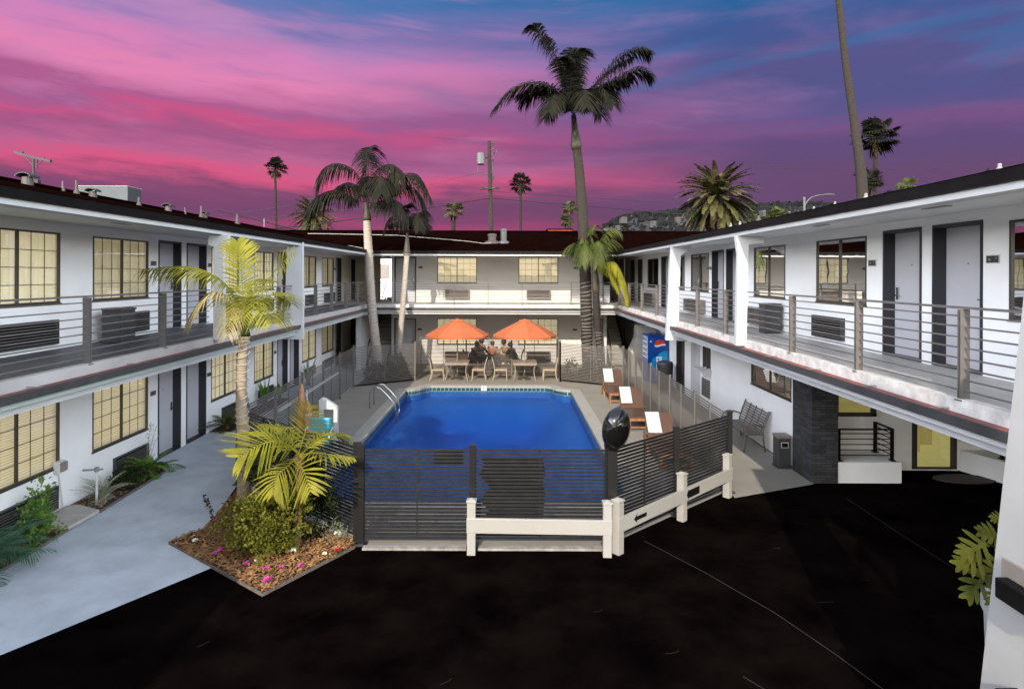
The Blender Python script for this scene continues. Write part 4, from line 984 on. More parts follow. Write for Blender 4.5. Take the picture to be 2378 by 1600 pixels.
mb = MB(); mb.tube([(-3.85,13.62,.8),(-3.83,13.3,.78),(-3.83,13.2,.66)], .018, 6); mb.tube([(-4.41,13.62,.8),(-4.43,13.3,.78)], .018, 6); mb.bar((-4.13,13.66,.5),(-4.13,14.0,.5),.05); mb.build('arm', PLASTW, t)
# ladder rails
t = thing('pool_ladder', 'pair of bent steel grab rails at the left edge of the pool', 'ladder', (-4.1,19.4,.016))
for y in (19.15,19.75):
    mb = MB(); pts = [(-4.28,y,.02),(-4.28,y,.45)]
    for k in range(1,7): a = R(180-k*20); pts.append((-4.28+.22+.22*math.cos(a), y, .45+.22*math.sin(a)))
    pts += [(-3.75,y,.45),(-3.50,y,.16),(-3.46,y,-.1),(-3.46,y,-.7)]
    mb.tube(pts, .022, 10); mb.build('rail', STEEL, t, smooth=True)
mb = MB()
for z in (-.2,-.45): mb.box(-3.52,-3.42,19.17,19.73,z,z+.02)
mb.build('step', STEEL, t)
# folded umbrellas leaning at the left fence
t = thing('folded_umbrella', 'folded orange brown umbrella leaning on the left fence', 'umbrella', (-5.1,15.3,.016))
mb = MB(); mb.tube([(-5.1,15.3,.02),(-5.12,15.3,1.5)], .018, 6); mb.build('pole', TABLET, t)
mb = MB(); mb.lathe((-5.11,15.3,.35), [(.03,0),(.10,.05),(.11,.4),(.07,.9),(.03,1.1)], 9); mb.build('canopy', TANC, t)
t = thing('folded_umbrella', 'folded pinkish red and white umbrella tied with a strap by the left fence', 'umbrella', (-4.86,15.1,.016))
mb = MB(); mb.tube([(-4.86,15.1,.02),(-4.93,15.12,1.35)], .016, 6); mb.build('pole', PLASTW, t)
mb = MB(); mb.lathe((-4.88,15.1,.25), [(.03,0),(.11,.05),(.12,.35),(.075,.5),(.10,.62),(.04,.8)], 9); mb.build('canopy', FADED, t)
mb = MB(); mb.lathe((-4.88,15.1,.73), [(.088,0),(.09,.05)], 9); mb.build('strap', PLASTW, t)
# depth marker
mb = MB(); mb.box(-.97,-.77,22.92,22.945,-.12,.035); dm = mb.build('depth_marker', VWHITE, label='white depth marker tile reading 6 at the far pool edge', cat='sign')
def text(s, size, m, parent, loc, rot, name='lettering', ext=.003, sx=1.0):
    cu = bpy.data.curves.new(name, 'FONT'); cu.body = s; cu.size = size; cu.extrude = ext; cu.align_x = 'CENTER'; cu.align_y = 'CENTER'; cu.offset = size*.02
    tmp = bpy.data.objects.new('tmp_text', cu); COL.objects.link(tmp); dg = bpy.context.evaluated_depsgraph_get(); me = bpy.data.meshes.new_from_object(tmp.evaluated_get(dg))
    bpy.data.objects.remove(tmp); bpy.data.curves.remove(cu)
    me.transform(Matrix.Translation(Vector(loc) - worg(parent)) @ rot @ Matrix.Diagonal((sx,1,1,1))); me.materials.clear(); me.materials.append(m)
    o = bpy.data.objects.new(name, me); COL.objects.link(o); o.parent = parent; return o
RFRONT = Matrix.Rotation(R(90), 4, 'X')                            # text facing -Y
text('6', .13, BLACKP, dm, (-.87,22.917,-.02), RFRONT, 'numeral')

# ------------------------------------------------------------------ right-hand side things
# drinks machine: narrow product front faces the pool, logo side faces the viewer
vx0, vx1, vy0, vy1, vh = 5.46, 6.24, 23.9, 24.9, 1.86
t = thing('vending_machine', 'blue drinks vending machine with a red white and blue globe on its side', 'vending machine', (5.85,24.4,.008))
mb = MB(); mb.box(vx0,vx1,vy0,vy1,.05,vh); mb.build('body', VBLUE, t, bevel=.015)
mb = MB(); ys = vy0-.003; pts = [(vx0+.02,.08)]
pts = [(vx0+.30,ys,.08),(vx1-.02,ys,.08),(vx1-.02,ys,1.25)] + [(vx1-.02-(.02+.5*u), ys, 1.25-.04*u-.35*u*u*u*1.0) for u in (.2,.4,.6,.8)] + [(vx0+.17,ys,.95),(vx0+.12,ys,.72),(vx0+.2,ys,.5),(vx0+.27,ys,.3)]
mb.prism(pts, (0,.002,0)); mb.build('side_panel', VCYAN, t)
mb = MB(); mb.prism([(vx0+.01,ys-.001,.75),(vx0+.10,ys-.001,.62),(vx0+.19,ys-.001,.4),(vx0+.24,ys-.001,.08),(vx0+.01,ys-.001,.08)], (0,.003,0)); mb.build('side_panel', VBLUE, t)
gc = (vx0+.47, 1.48); gr = .215
def disc(f0, f1, m, name, dy):
    """part of the globe between two wavy lines"""
    mb = MB(); up_, lo_ = [], []
    for k in range(25):
        x = -gr + 2*gr*k/24; h = math.sqrt(max(0, gr*gr-x*x))
        up_.append((gc[0]+x, ys-dy, gc[1]+max(-h, min(h, f1(x/gr)*gr)))); lo_.append((gc[0]+x, ys-dy, gc[1]+max(-h, min(h, f0(x/gr)*gr))))
    for k in range(24): mb.add([lo_[k],lo_[k+1],up_[k+1],up_[k]], [(0,1,2,3)])
    mb.build(name, m, t, recalc=False)
wv = lambda x: .14*math.sin(x*2.6) 
disc(lambda x: -2, lambda x: 2, VWHITE, 'globe_emblem', .004); disc(lambda x: wv(x)+.10, lambda x: 2, VRED, 'globe_emblem', .006); disc(lambda x: -2, lambda x: wv(x)-.20, VNAVY, 'globe_emblem', .006)
RUP = RFRONT @ Matrix.Rotation(R(90), 4, 'Z')
text('PEPSI', .33, VWHITE, t, (vx0+.455,ys-.004,.66), RUP, 'lettering', .002, 1.05)
mb = MB(); mb.prism([(vx0+.11+.035*math.cos(k*.5236), ys-.004, 1.62+.035*math.sin(k*.5236)) for k in range(12)], (0,.003,0)); mb.build('round_sticker', VWHITE, t)
mb = MB(); mb.box(vx0-.006,vx0-.001,vy0+.08,vy1-.08,.95,vh-.08); mb.build('product_window', VWHITE, t)
r = random.Random(2); mb = MB(); mb2 = MB()
for i in range(4):
    for j in range(5):
        y = vy0+.13+j*.16; z = 1.0+i*.2; (mb if r.random() < .5 else mb2).box(vx0-.012,vx0-.0065,y,y+.1,z,z+.15)
mb.build('product_picture', VNAVY, t); mb2.build('product_picture', GALV, t)
t = thing('ice_machine', 'cream ice dispenser with a boxy top next to the vending machine', 'ice machine', (5.7,25.6,.008))
mb = MB(); mb.box(5.36,6.1,25.3,26.1,1.62,2.12); mb.build('ice_maker', CREAM, t, bevel=.012)
mb = MB(); mb.prism([(5.36,25.32,1.61),(6.1,25.32,1.61),(6.1,25.32,.02),(5.10,25.32,.02),(5.10,25.32,1.05)], (0,.76,0)); mb.build('dispenser', CREAM, t)
mb = MB(); mb.box(5.06,5.3,25.5,25.9,.72,1.08); mb.build('chute', GREYAC, t)
t = thing('trash_bin', 'tall dark bin with a rounded lid beside the vending machine', 'bin', (5.82,22.7,.008))
mb = MB(); mb.lathe((5.82,22.7,.01), [(.26,0),(.29,.8)], 20); mb.build('bin_body', BINM, t, smooth=False)
mb = MB(); mb.lathe((5.82,22.7,.81), [(.30,0),(.30,.12),(.26,.2),(.12,.24)], 20); mb.build('lid', BINM, t)
# bench, facing the pool
t = thing('garden_bench', 'bronze metal slatted bench with curved arms against the white wall', 'bench', (5.9,15.35,.008)); y0, y1 = 14.6, 16.1
mb = MB()
for i in range(7): x = 5.66+.065*i; mb.box(x,x+.045,y0+.06,y1-.06,.43-.012*math.sin(i/6*3.14),.445-.012*math.sin(i/6*3.14))
mb.build('seat', BENCHM, t)
mb = MB()
for i in range(8): z = .50+.058*i; x = 6.06+.022*i; mb.bar((x,y0+.06,z),(x,y1-.06,z),.012,.036)
for y in [y0+.06+(y1-y0-.12)*k/4 for k in range(5)]: mb.bar((6.05,y,.47),(6.25-.02,y,.96),.02,.02)
mb.build('backrest', BENCHM, t)
for y in (y0,y1):
    mb = MB(); mb.tube([(5.62,y,0),(5.67,y,.25),(5.63,y,.48),(5.66,y,.62),(5.78,y,.665),(5.95,y,.65),(6.12,y,.60)], .02, 7); mb.build('armrest', BENCHM, t, smooth=True)
    mb = MB(); mb.tube([(6.13,y,0),(6.08,y,.3),(6.08,y,.47),(6.16,y,.75),(6.25,y,.97)], .02, 7); mb.build('leg', BENCHM, t, smooth=True)
    mb = MB(); mb.bar((5.65,y,.42),(6.08,y,.42),.03); mb.build('side_rail', BENCHM, t)
t = thing('litter_bin', 'small square black litter bin beside the stone pier', 'bin', (6.03,13.5,.008))
mb = MB(); mb.box(5.89,6.17,13.36,13.64,.05,.66); mb.box(5.87,6.19,13.34,13.66,.01,.049); mb.build('bin_body', BINM, t, bevel=.02)
mb = MB(); mb.box(5.885,6.175,13.355,13.645,.661,.72); mb.build('lid', GREYAC, t)
mb = MB(); mb.box(5.95,6.11,13.352,13.358,.46,.58); mb.build('opening', PLASTW, t); mb = MB(); mb.box(5.965,6.095,13.346,13.351,.475,.565); mb.build('opening', BLACKP, t)
mb = MB(); P = [gnd(x, y, .02) for x, y in ((2080,1078),(2120,1076),(2180,1078),(2206,1088),(2200,1098),(2160,1103),(2110,1097),(2078,1086))]
c = Vector((9.45,12.72,0)); mb.prism([(c.x+.62*math.cos(2*math.pi*k/28), c.y+.30*math.sin(2*math.pi*k/28), .005) for k in range(28)], (0,0,.015)); mb.build('door_mat', RUBBER, label='brown oval doormat in front of the glazed lobby door', cat='doormat')
# balcony bins
def sqbin(p, s, h, label):
    t = thing('balcony_bin', label, 'bin', p, 'square dark bins on the upper walkways'); x, y, z = p
    mb = MB(); mb.box(x-s/2,x+s/2,y-s/2,y+s/2,z+.002,z+h); mb.build('bin_body', BINM, t, bevel=.015)
    mb = MB(); mb.box(x-s/2-.01,x+s/2+.01,y-s/2-.01,y+s/2+.01,z+h+.001,z+h+.04); mb.build('lid', BROWNB, t)
sqbin((-7.42,11.75,Z2), .40, .62, 'square dark bin on the left upper walkway beside an air conditioner')
sqbin((6.03,14.15,Z2), .36, .64, 'square dark bin on the right upper walkway beside an air conditioner')
# room plaques
def plaque(T, u, z, label, w_=.22, h=.11, big=False):
    p = T(u, .003, z); t = thing('room_sign', label, 'sign', p, 'room number plaques by the doors')
    mb = MB(T); mb.box(u-w_/2,u+w_/2,.002,.012,z-h/2,z+h/2); mb.build('plate', SIGNG, t)
    mb = MB(T); mb.box(u-w_/2+.012,u+w_/2-.012,.0125,.0145,z-h/2+.012,z+h/2-.012); mb.build('number_panel', SIGND, t)
    mb = MB(T); mb.box(u-w_*.34,u-w_*.22,.015,.017,z+h*.02,z+h*.22)
    mb.box(u+w_*.12,u+w_*.30,.015,.017,z-h*.18,z+h*.12); mb.build('number_mark', GREYAC, t)
for T, u, z, lab in ((WR,7.98,4.42,'plaque right of the widest grey door on the right upper walkway'),(WR,10.62,4.42,'plaque between the large window and two grey doors, right upper walkway'),(WR,19.1,4.42,'plaque between window and paired doors beyond the right upper columns'),
    (WL,13.66,4.42,'plaque left of the first pair of doors on the left upper walkway'),(WL,16.25,4.42,'plaque right of the paired doors on the left upper walkway'),(WL,13.66,1.54,'plaque left of the first pair of doors on the left ground floor'),(WL,16.22,1.54,'plaque right of the paired doors on the left ground floor'),
    (WL,20.84,1.54,'plaque beside the third ground floor window along the left wing'),(WL,28.0,4.42,'small plaque beside the last pair of doors, left upper walkway'),
    (WB,uB(957),4.52,'plaque right of the grey door on the rear upper walkway'),(WB,uB(1310),4.52,'plaque left of the palm trunk on the rear upper walkway'),(WB,uB(955.5),1.63,'plaque right of the grey door on the rear ground floor'),(WB,uB(1308.5),1.63,'plaque left of the palm trunks on the rear ground floor')):
    plaque(T, u, z, lab)
# plaque on the near column
xa = 3.255; t = thing('column_sign', 'dark framed plaque fixed to the near white column', 'sign', (xa,3.95,2.2))
mb = MB(); mb.prism([(xa-.002,3.62,2.10),(xa-.002,4.03,2.10),(xa-.002,4.03,2.36),(xa-.002,3.62,2.36)], (-.012,0,0)); mb.build('plate', GREYAC, t)
mb = MB(); mb.box(xa-.10,xa-.0145,3.5,3.98,2.13,2.26); mb.build('lamp_box', BLACKP, t, bevel=.01)
mb = MB(); mb.box(xa-.14,xa-.001,3.45,3.92,1.42,1.58); mb.build('lamp_box', BLACKP, label='second small dark box low on the near white column', cat='box')
# wall box with conduit, tap, stepping pad
t = thing('meter_box', 'grey wall box with a white conduit on the left ground floor wall', 'meter box', (-7.8,10.75,.9)); 
mb = MB(); mb.box(-7.866,-7.76,10.66,10.84,.72,.92); mb.build('box_body', PLASTW, t, bevel=.01); mb = MB(); mb.tube([(-7.83,10.75,.72),(-7.83,10.8,.4),(-7.82,10.85,.03)], .012, 6); mb.build('conduit', PLASTW, t)
mb = MB(); mb.box(-7.77,-7.72,10.68,10.82,.75,.9); mb.build('hinged_cover', GREYAC, t)
mb = MB(); mb.prism([(-7.8,10.05,.03),(-7.12,10.0,.03),(-7.10,10.72,.03),(-7.62,10.95,.03),(-7.8,10.9,.03)], (0,0,.055)); mb.build('stepping_pad', STONEPAD, label='worn concrete pad set in the planting strip along the left wall', cat='paving slab')
t = thing('garden_tap', 'white standpipe with a grey tap in the left planting strip', 'tap', (-7.4,11.1,0)); mb = MB(); mb.tube([(-7.4,11.1,0),(-7.4,11.1,.62)], .022, 7); mb.build('standpipe', PLASTW, t)
mb = MB(); mb.tube([(-7.62,11.05,.66),(-7.3,11.12,.66)], .018, 6); mb.box(-7.43,-7.37,11.07,11.13,.62,.7); mb.build('valve', GALV, t)
# people sitting behind the rear fence
def person(x, y, rz, lean, shirt, trousers, label, s=1.0, turn=0, arm=0):
    t = thing('person', label, 'person', (0,0,0), 'people sitting behind the rear fence')
    J = dict(pel=(0,0,.50), wst=(0,lean*.10,.66), chs=(0,lean*.26,.86), nck=(0,lean*.38,1.0), hd0=(0,lean*.42+.01,1.06), hd1=(0,lean*.46+.03,1.15), hd2=(0,lean*.47+.02,1.22))
    V = []; Ed = []; Rd = []; idx = {}
    def add(n, p, r, par=None):
        idx[n] = len(V); V.append(p); Rd.append(r)
        if par: Ed.append((idx[par], idx[n]))
    add('pel', J['pel'], .15); add('wst', J['wst'], .125, 'pel'); add('chs', J['chs'], .14, 'wst'); add('nck', J['nck'], .055, 'chs'); add('hd0', J['hd0'], .07, 'nck'); add('hd1', J['hd1'], .095, 'hd0'); add('hd2', J['hd2'], .075, 'hd1')
    for sd in (-1, 1):
        n = 'l' if sd < 0 else 'r'; cy = J['chs'][1]
        add(n+'sh', (sd*.17, cy, .90), .06, 'chs'); add(n+'el', (sd*.24, cy+.08+arm*.1, .66), .043, n+'sh'); add(n+'wr', (sd*.13, cy+.30+arm*.05, .70), .03, n+'el'); add(n+'pm', (sd*.10, cy+.37+arm*.05, .70), .026, n+'wr')
        for k in range(4): add(n+'f%d'%k, (sd*.10+(k-1.5)*.019, cy+.44+arm*.05-.008*abs(k-1.5), .695), .008, n+'pm')
        add(n+'th', (sd*.06, cy+.38+arm*.05, .70), .009, n+'pm')
        add(n+'hp', (sd*.09, .04, .49), .095, 'pel'); add(n+'kn', (sd*.12, .44, .50), .062, n+'hp'); add(n+'an', (sd*.11, .46, .09), .04, n+'kn'); add(n+'ft', (sd*.12, .60, .04), .035, n+'an')
    def skinmesh(name, sel, rad, m, parent):
        ids = [i for i in range(len(V)) if sel(i)]; mp = {a: b for b, a in enumerate(ids)}
        me = bpy.data.meshes.new(name); me.from_pydata([V[i] for i in ids], [(mp[a], mp[b]) for a, b in Ed if a in mp and b in mp], [])
        o = bpy.data.objects.new(name, me); COL.objects.link(o)
        md = o.modifiers.new('skin', 'SKIN'); md.use_smooth_shade = True
        for j, i in enumerate(ids): me.skin_vertices[0].data[j].radius = (Rd[i]*rad, Rd[i]*rad); me.skin_vertices[0].data[j].use_root = (j == 0)
        sb = o.modifiers.new('sub', 'SUBSURF'); sb.levels = sb.render_levels = 1
        me.materials.append(m); o.parent = parent; return o
    body = skinmesh('body', lambda i: True, 1.0, SKIN, t)
    up_ = {idx[k] for k in ('wst','chs','lsh','rsh','lel','rel')} | {idx['pel']}
    skinmesh('shirt', lambda i: i in up_, 1.14, shirt, t)
    lg_ = {idx['pel']} | {idx[a+b] for a in 'lr' for b in ('hp','kn','an')}
    skinmesh('trousers', lambda i: i in lg_, 1.15, trousers, t)
    mb = MB(); h = Vector(J['hd1']); mb.lathe((h.x, h.y-.02, h.z-.06), [(.085,-.03),(.108,.02),(.112,.08),(.095,.14),(.05,.175),(.01,.185)], 14); mb.build('hair', HAIR, t, smooth=True)
    mb = MB(); f = h + Vector((0,.095,0)); mb.box(-.012,.012,f.y-.01,f.y+.018,f.z-.02,f.z+.02); mb.box(-.04,-.022,f.y-.012,f.y+.002,f.z+.018,f.z+.028); mb.box(.022,.04,f.y-.012,f.y+.002,f.z+.018,f.z+.028); mb.box(-.022,.022,f.y-.015,f.y+.0,f.z-.05,f.z-.042); mb.build('face', CL_BR, t)
    t.location = (x, y, .01); t.rotation_euler = (0,0,rz); t.scale = (s,s,s)
YP = 27.0
for (px, dy, rz, lean, sh, tr, lab, s, arm) in ((1072,.0,R(-90),.55,CL_DK,CL_DK,'person in dark clothes leaning forward, leftmost behind the rear fence',1.0,1),(1092,.35,R(-140),.2,CL_BR,CL_DK,'broad person in brown sitting second from left behind the rear fence',1.1,0),
     (1120,.9,R(180),.05,CL_RD,CL_DK,'person in rust colour sitting at the middle of the group behind the fence',.95,0),(1152,.3,R(130),.25,CL_OL,CL_GY,'person in olive sitting behind the chair of the right table',1.05,1),(1174,.0,R(90),.5,CL_GY,CL_GY,'person in grey leaning to the left, rightmost behind the rear fence',.98,1)):
    person((px-CX)/F*YP, YP+dy, rz, lean, sh, tr, lab, s, 0, arm)
GB = 'dark chairs behind the rear fence'
c1 = chair((0,0,0), 0, 'dark chair under the leftmost person behind the rear fence', CL_DK, GB)
for k, (px, dy, rz, lab) in enumerate(((1072,.0,R(-90),'dark chair under the leftmost person behind the rear fence'),(1092,.35,R(-140),'dark chair under the broad person in brown'),(1120,.9,R(180),'dark chair under the person in rust colour'),(1152,.3,R(130),'dark chair under the person in olive'),(1174,.0,R(90),'dark chair under the rightmost person behind the rear fence'))):
    o = c1 if k == 0 else dup(c1, label=lab); o.location = ((px-CX)/F*YP, YP+dy, .006); o.rotation_euler = (0,0,rz)
p = Vector(((1122-CX)/F*YP, YP+.1, .006)); t = thing('low_table', 'dark low table amid the people behind the rear fence', 'table', p)
mb = MB(); mb.lathe(p, [(.42,.60),(.42,.63)], 20); mb.build('tabletop', CL_BR, t); mb = MB(); mb.lathe(p, [(.25,0),(.05,.05),(.04,.599)], 12); mb.build('pedestal', CL_DK, t)
# ------------------------------------------------------------------ vegetation
def bez(pts, n):
    """Catmull-Rom through pts"""
    P = [Vector(p) for p in pts]; P = [P[0]*2-P[1]] + P + [P[-1]*2-P[-2]]; out = []; segs = len(P)-3
    for i in range(n+1):
        t = i/n*segs; k = min(int(t), segs-1); u = t-k; a, b, c, d = P[k:k+4]
        out.append(.5*((2*b)+(c-a)*u+(2*a-5*b+4*c-d)*u*u+(3*b-a-3*c+d)*u**3))
    return out
def frond(mb, pts, n, L, wd, droop, rng, vee=.35, fwd=.55, t0=.12, rach=.012, up=None, tipL=.35, hang=0.0):
    """pinnate leaf: rachis through pts, n pairs of leaflets"""
    C = bez(pts, n); m = len(C)
    mb.tube(C[::max(1,n//10)] + [C[-1]], [rach*(1-.8*i/(len(C[::max(1,n//10)]))) for i in range(len(C[::max(1,n//10)])+1)], 4)
    for i in range(m):
        t = i/n
        if t < t0: continue
        p = C[i]; T = (C[min(i+1,m-1)]-C[max(i-1,0)]).normalized(); s = T.cross(up if up else Vector((0,0,1)))
        if s.length < .1: s = T.cross(Vector((1,0,0)))
        s.normalize(); N = s.cross(T)
        if not up and N.z < 0: N = -N
        q = (t-t0)/(1-t0); prof = (.45 + .55*math.sin(min(1, q*1.6)*math.pi/2)) if q < .6 else 1 - (1-tipL)*((q-.6)/.4)**1.3
        for sd in (-1, 1):
            l = L*prof*rng.uniform(.85, 1.1); f = fwd*(.6+.9*q)
            d = (s*sd + T*f*rng.uniform(.8,1.2) + N*vee*rng.uniform(.3,1.3)); d.normalize()
            d1 = (d + Vector((0,0,-hang))).normalized()
            p1 = p + d1*l*.4 + Vector((0,0,-droop*.12*l)); p2 = p + d1*l*.75 + Vector((0,0,-droop*.45*l)); p3 = p + d1*l + Vector((0,0,-droop*l*rng.uniform(.7,1.1)))
            wv = (T - d*T.dot(d)).normalized()*wd/2*rng.uniform(.8,1.15) + N*wd*.15
            mb.add([p-wv*.5, p+wv*.5, p1-wv, p1+wv, p2-wv*.75, p2+wv*.75, p3], [(0,1,3,2),(2,3,5,4),(4,5,6)])
def autofrond(mb, hub, az, e0, length, bend, n, L, wd, droop, rng, **k):
    a, e = R(az), R(e0); pts = []; p = Vector(hub); st = length/5
    for i in range(6):
        pts.append(p.copy()); p = p + Vector((math.cos(a)*math.cos(e), math.sin(a)*math.cos(e), math.sin(e)))*st; e -= R(bend)/5
    frond(mb, pts, n, L, wd, droop, rng, **k)
def trunk(mb, pts, radii, rings=0, n=10, bulge=.06):
    m = max(rings*2, 12); C = bez(pts, m); rr = []
    for i in range(m+1):
        t = i/m*(len(radii)-1); k = min(int(t), len(radii)-2); r = radii[k]+(radii[k+1]-radii[k])*(t-k)
        rr.append(r*(1+bulge*(i % 2)) if rings else r)
    mb.tube(C, rr, n); return C
def lights(parent, C, r, turns):
    mb = MB(); pts = []; N = turns*8
    for i in range(N+1):
        t = i/N*(len(C)-1); k = min(int(t), len(C)-2); c = C[k].lerp(C[k+1], t-k); a = i*2*math.pi/8 + .4*math.sin(i*.37)
        rr_ = r if not isinstance(r, tuple) else r[0]+(r[1]-r[0])*i/N
        pts.append(c + Vector((math.cos(a)*rr_, math.sin(a)*rr_, .03*math.sin(i*.9))))
    mb.tube(pts, .007, 4); mb.build('string_lights', LIGHTC, parent)
def px(pts, Y): return [at(x, y, Y + (d if True else 0)) for (x, y, d) in pts]

# --- near yellow-green king palm at the island
rng = random.Random(11); Y0 = 10.45
base = gnd(557, 1188); base = Vector((at(557,1150,Y0).x, Y0, .03))
t = thing('palm_tree', 'pale ringed palm with yellow green arching fronds rising from the shrub bed', 'palm tree', base)
C = px([(553,1000,0),(549,900,0),(553,800,0),(556,765,0)], Y0); mb = MB(); Cc = trunk(mb, [base]+C, [.115,.10,.085,.075,.095], 16, 12, .05); mb.build('trunk', TRUNKN, t, smooth=True)
lights(t, Cc[2:-4], .112, 17)
mb = MB(); hub = at(557,715,Y0); mb.tube(bez([C[-1], at(556,742,Y0), hub], 6), [.10,.09,.075,.065,.055,.045,.03], 10); mb.build('crownshaft', FROND_G, t, smooth=True)
mb = MB(); H = lambda dx=0, dy=0: at(557+dx, 722+dy, Y0)
VW = Vector((0,-1,.25)).normalized()
frond(mb, [H()]+px([(551,650,.05),(546,590,.1),(540,552,.15)], Y0), 34, .50, .030, .25, rng, vee=.0, up=Vector((.3,-1,.1)), fwd=.9)
frond(mb, [H(2)]+px([(590,665,-.2),(630,612,-.45),(668,572,-.7)], Y0), 32, .40, .028, .3, rng, vee=.2, up=Vector((-.5,-.8,.4)))
frond(mb, [H(-2)]+px([(520,655,-.1),(478,622,-.2),(420,606,-.3),(332,612,-.35)], Y0), 40, .62, .030, .95, rng, vee=.1, fwd=1.0)
frond(mb, [H()]+px([(600,680,.3),(640,668,.55),(662,690,.8)], Y0), 32, .50, .028, .7, rng)
frond(mb, [H()]+px([(575,690,-.5),(600,690,-1.0),(618,735,-1.35)], Y0), 34, .52, .028, .75, rng)
frond(mb, [H()]+px([(575,670,.5),(590,640,1.0),(625,640,1.5)], Y0), 30, .50, .028, .6, rng)
frond(mb, [H()]+px([(535,690,.5),(515,670,1.0),(500,690,1.5)], Y0), 28, .50, .028, .8, rng)
frond(mb, [H()]+px([(560,690,-.5),(562,680,-1.0),(545,730,-1.5)], Y0), 30, .5, .028, .7, rng)
mb.build('crown', FROND_Y, t, recalc=False)
mb = MB(); frond(mb, [H(-2)]+px([(522,680,-.15),(488,665,-.3),(455,690,-.4),(432,722,-.45)], Y0), 30, .42, .026, 1.1, rng, fwd=.8); frond(mb, [H(0)]+px([(540,700,-.25),(527,715,-.4),(520,760,-.5)], Y0), 20, .32, .024, 1.0, rng); mb.build('dry_fronds', FROND_DRY, t, recalc=False)

# --- low yellow palm in front
rng = random.Random(4); Y0 = 9.35
base = Vector((at(676,1240,Y0).x, Y0, .03)); t = thing('young_palm', 'low young palm with stiff yellow fronds beside the black fence corner', 'palm tree', base)
mb = MB(); hub = at(682,1035,Y0); trunk(mb, [base, at(680,1160,Y0), hub], [.055,.05,.07], 12, 8); mb.build('trunk', BARK, t, smooth=True)
mb = MB(); H = lambda: hub + Vector((rng.uniform(-.03,.03), rng.uniform(-.03,.03), 0))
k_ = dict(rach=.011, fwd=.75, vee=.15)
frond(mb, [H()]+px([(694,985,-.2),(701,955,-.35),(708,925,-.5)], Y0), 17, .48, .036, .12, rng, up=Vector((0,-1,.2)), **k_)
frond(mb, [H()]+px([(640,1005,-.25),(592,1012,-.5),(545,1040,-.65)], Y0), 20, .62, .034, .12, rng, up=Vector((.1,-.7,.7)), **k_)
frond(mb, [H()]+px([(650,1010,.1),(610,985,.2),(565,985,.35)], Y0), 18, .50, .034, .15, rng, **k_)
frond(mb, [H()]+px([(668,1045,-.45),(690,1070,-.8),(705,1115,-.9)], Y0), 18, .48, .036, .15, rng, up=Vector((0,-1,.3)), **k_)
frond(mb, [H()]+px([(715,1030,-.15),(755,1035,-.25),(800,1040,-.3)], Y0), 20, .42, .034, .3, rng, **k_)
frond(mb, [H()]+px([(720,1000,.2),(755,985,.4),(790,1005,.6)], Y0), 20, .46, .034, .35, rng, **k_)
frond(mb, [H()]+px([(660,1000,.5),(640,975,.9),(600,965,1.2)], Y0), 20, .46, .034, .4, rng, **k_)
frond(mb, [H()]+px([(655,1060,-.4),(630,1085,-.6),(622,1120,-.65)], Y0), 16, .38, .034, .5, rng, up=Vector((0,-1,.3)), **k_)
mb.build('crown', FROND_Y, t, recalc=False)

def feather_palm(name, label, base, cpts, radii, tm, hub, fr, n, L, wd, droop, fm, seed, shaft=None, rings=30, wrap=None, group=None, **k):
    rng = random.Random(seed); t = thing(name, label, 'palm tree', base, group)
    mb = MB(); C = trunk(mb, [base]+cpts, radii, rings, 10, .05); mb.build('trunk', tm, t, smooth=True)
    if wrap: lights(t, C[wrap[0]:wrap[1]], wrap[2], wrap[3])
    if shaft: mb = MB(); mb.tube(bez(shaft[0], 6), shaft[1], 10); mb.build('crownshaft', SHAFT, t, smooth=True)
    mb = MB()
    for f in fr:
        if isinstance(f[0], (int, float)): autofrond(mb, hub, f[0], f[1], f[2], f[3], n, L, wd, droop, rng, **k)
        else: frond(mb, [hub]+f, n, L, wd, droop, rng, **k)
    mb.build('crown', fm, t, recalc=False); return t
G3 = 'tall palms in the courtyard planters'
Y0 = 25.0
hub = at(833,462,Y0)
feather_palm('palm_tree','courtyard palm with a wide drooping crown in the left rear planter', Vector((at(866,850,Y0).x,Y0,.03)), px([(852,760,0),(843,660,0),(838,560,0),(835,500,0)],Y0), [.20,.185,.175,.165,.15], TRUNKW, hub,
    [px([(812,395,-.2),(770,372,-.3),(735,385,-.4),(722,425,-.45)],Y0), px([(800,450,-.3),(765,432,-.4),(720,448,-.5),(695,480,-.5)],Y0), px([(833,390,0),(840,340,-.1),(853,330,-.6)],Y0), px([(838,380,.3),(838,350,.8),(832,345,1.2)],Y0),
     px([(862,385,-.2),(900,378,-.4),(890,420,-.9)],Y0), px([(868,430,-.2),(905,400,-.3),(950,398,-.4),(980,450,-.5)],Y0), px([(875,455,.1),(915,420,.2),(955,440,.3),(972,490,.3)],Y0), px([(870,462,-.5),(900,455,-1),(930,500,-1.3)],Y0),
     px([(850,420,-.5),(865,400,-1.2),(868,440,-1.9)],Y0), (100,70,2.6,90), (140,60,2.5,100), (60,62,2.5,95)], 70, .88, .050, 1.0, FROND_D, 21, shaft=([at(835,503,Y0), at(834,480,Y0), hub],[.17,.17,.15,.13,.11,.10,.09]), wrap=(8,44,.21,20), group=G3, vee=.25, hang=.35)
Y0 = 25.4; hub = at(927,530,Y0)
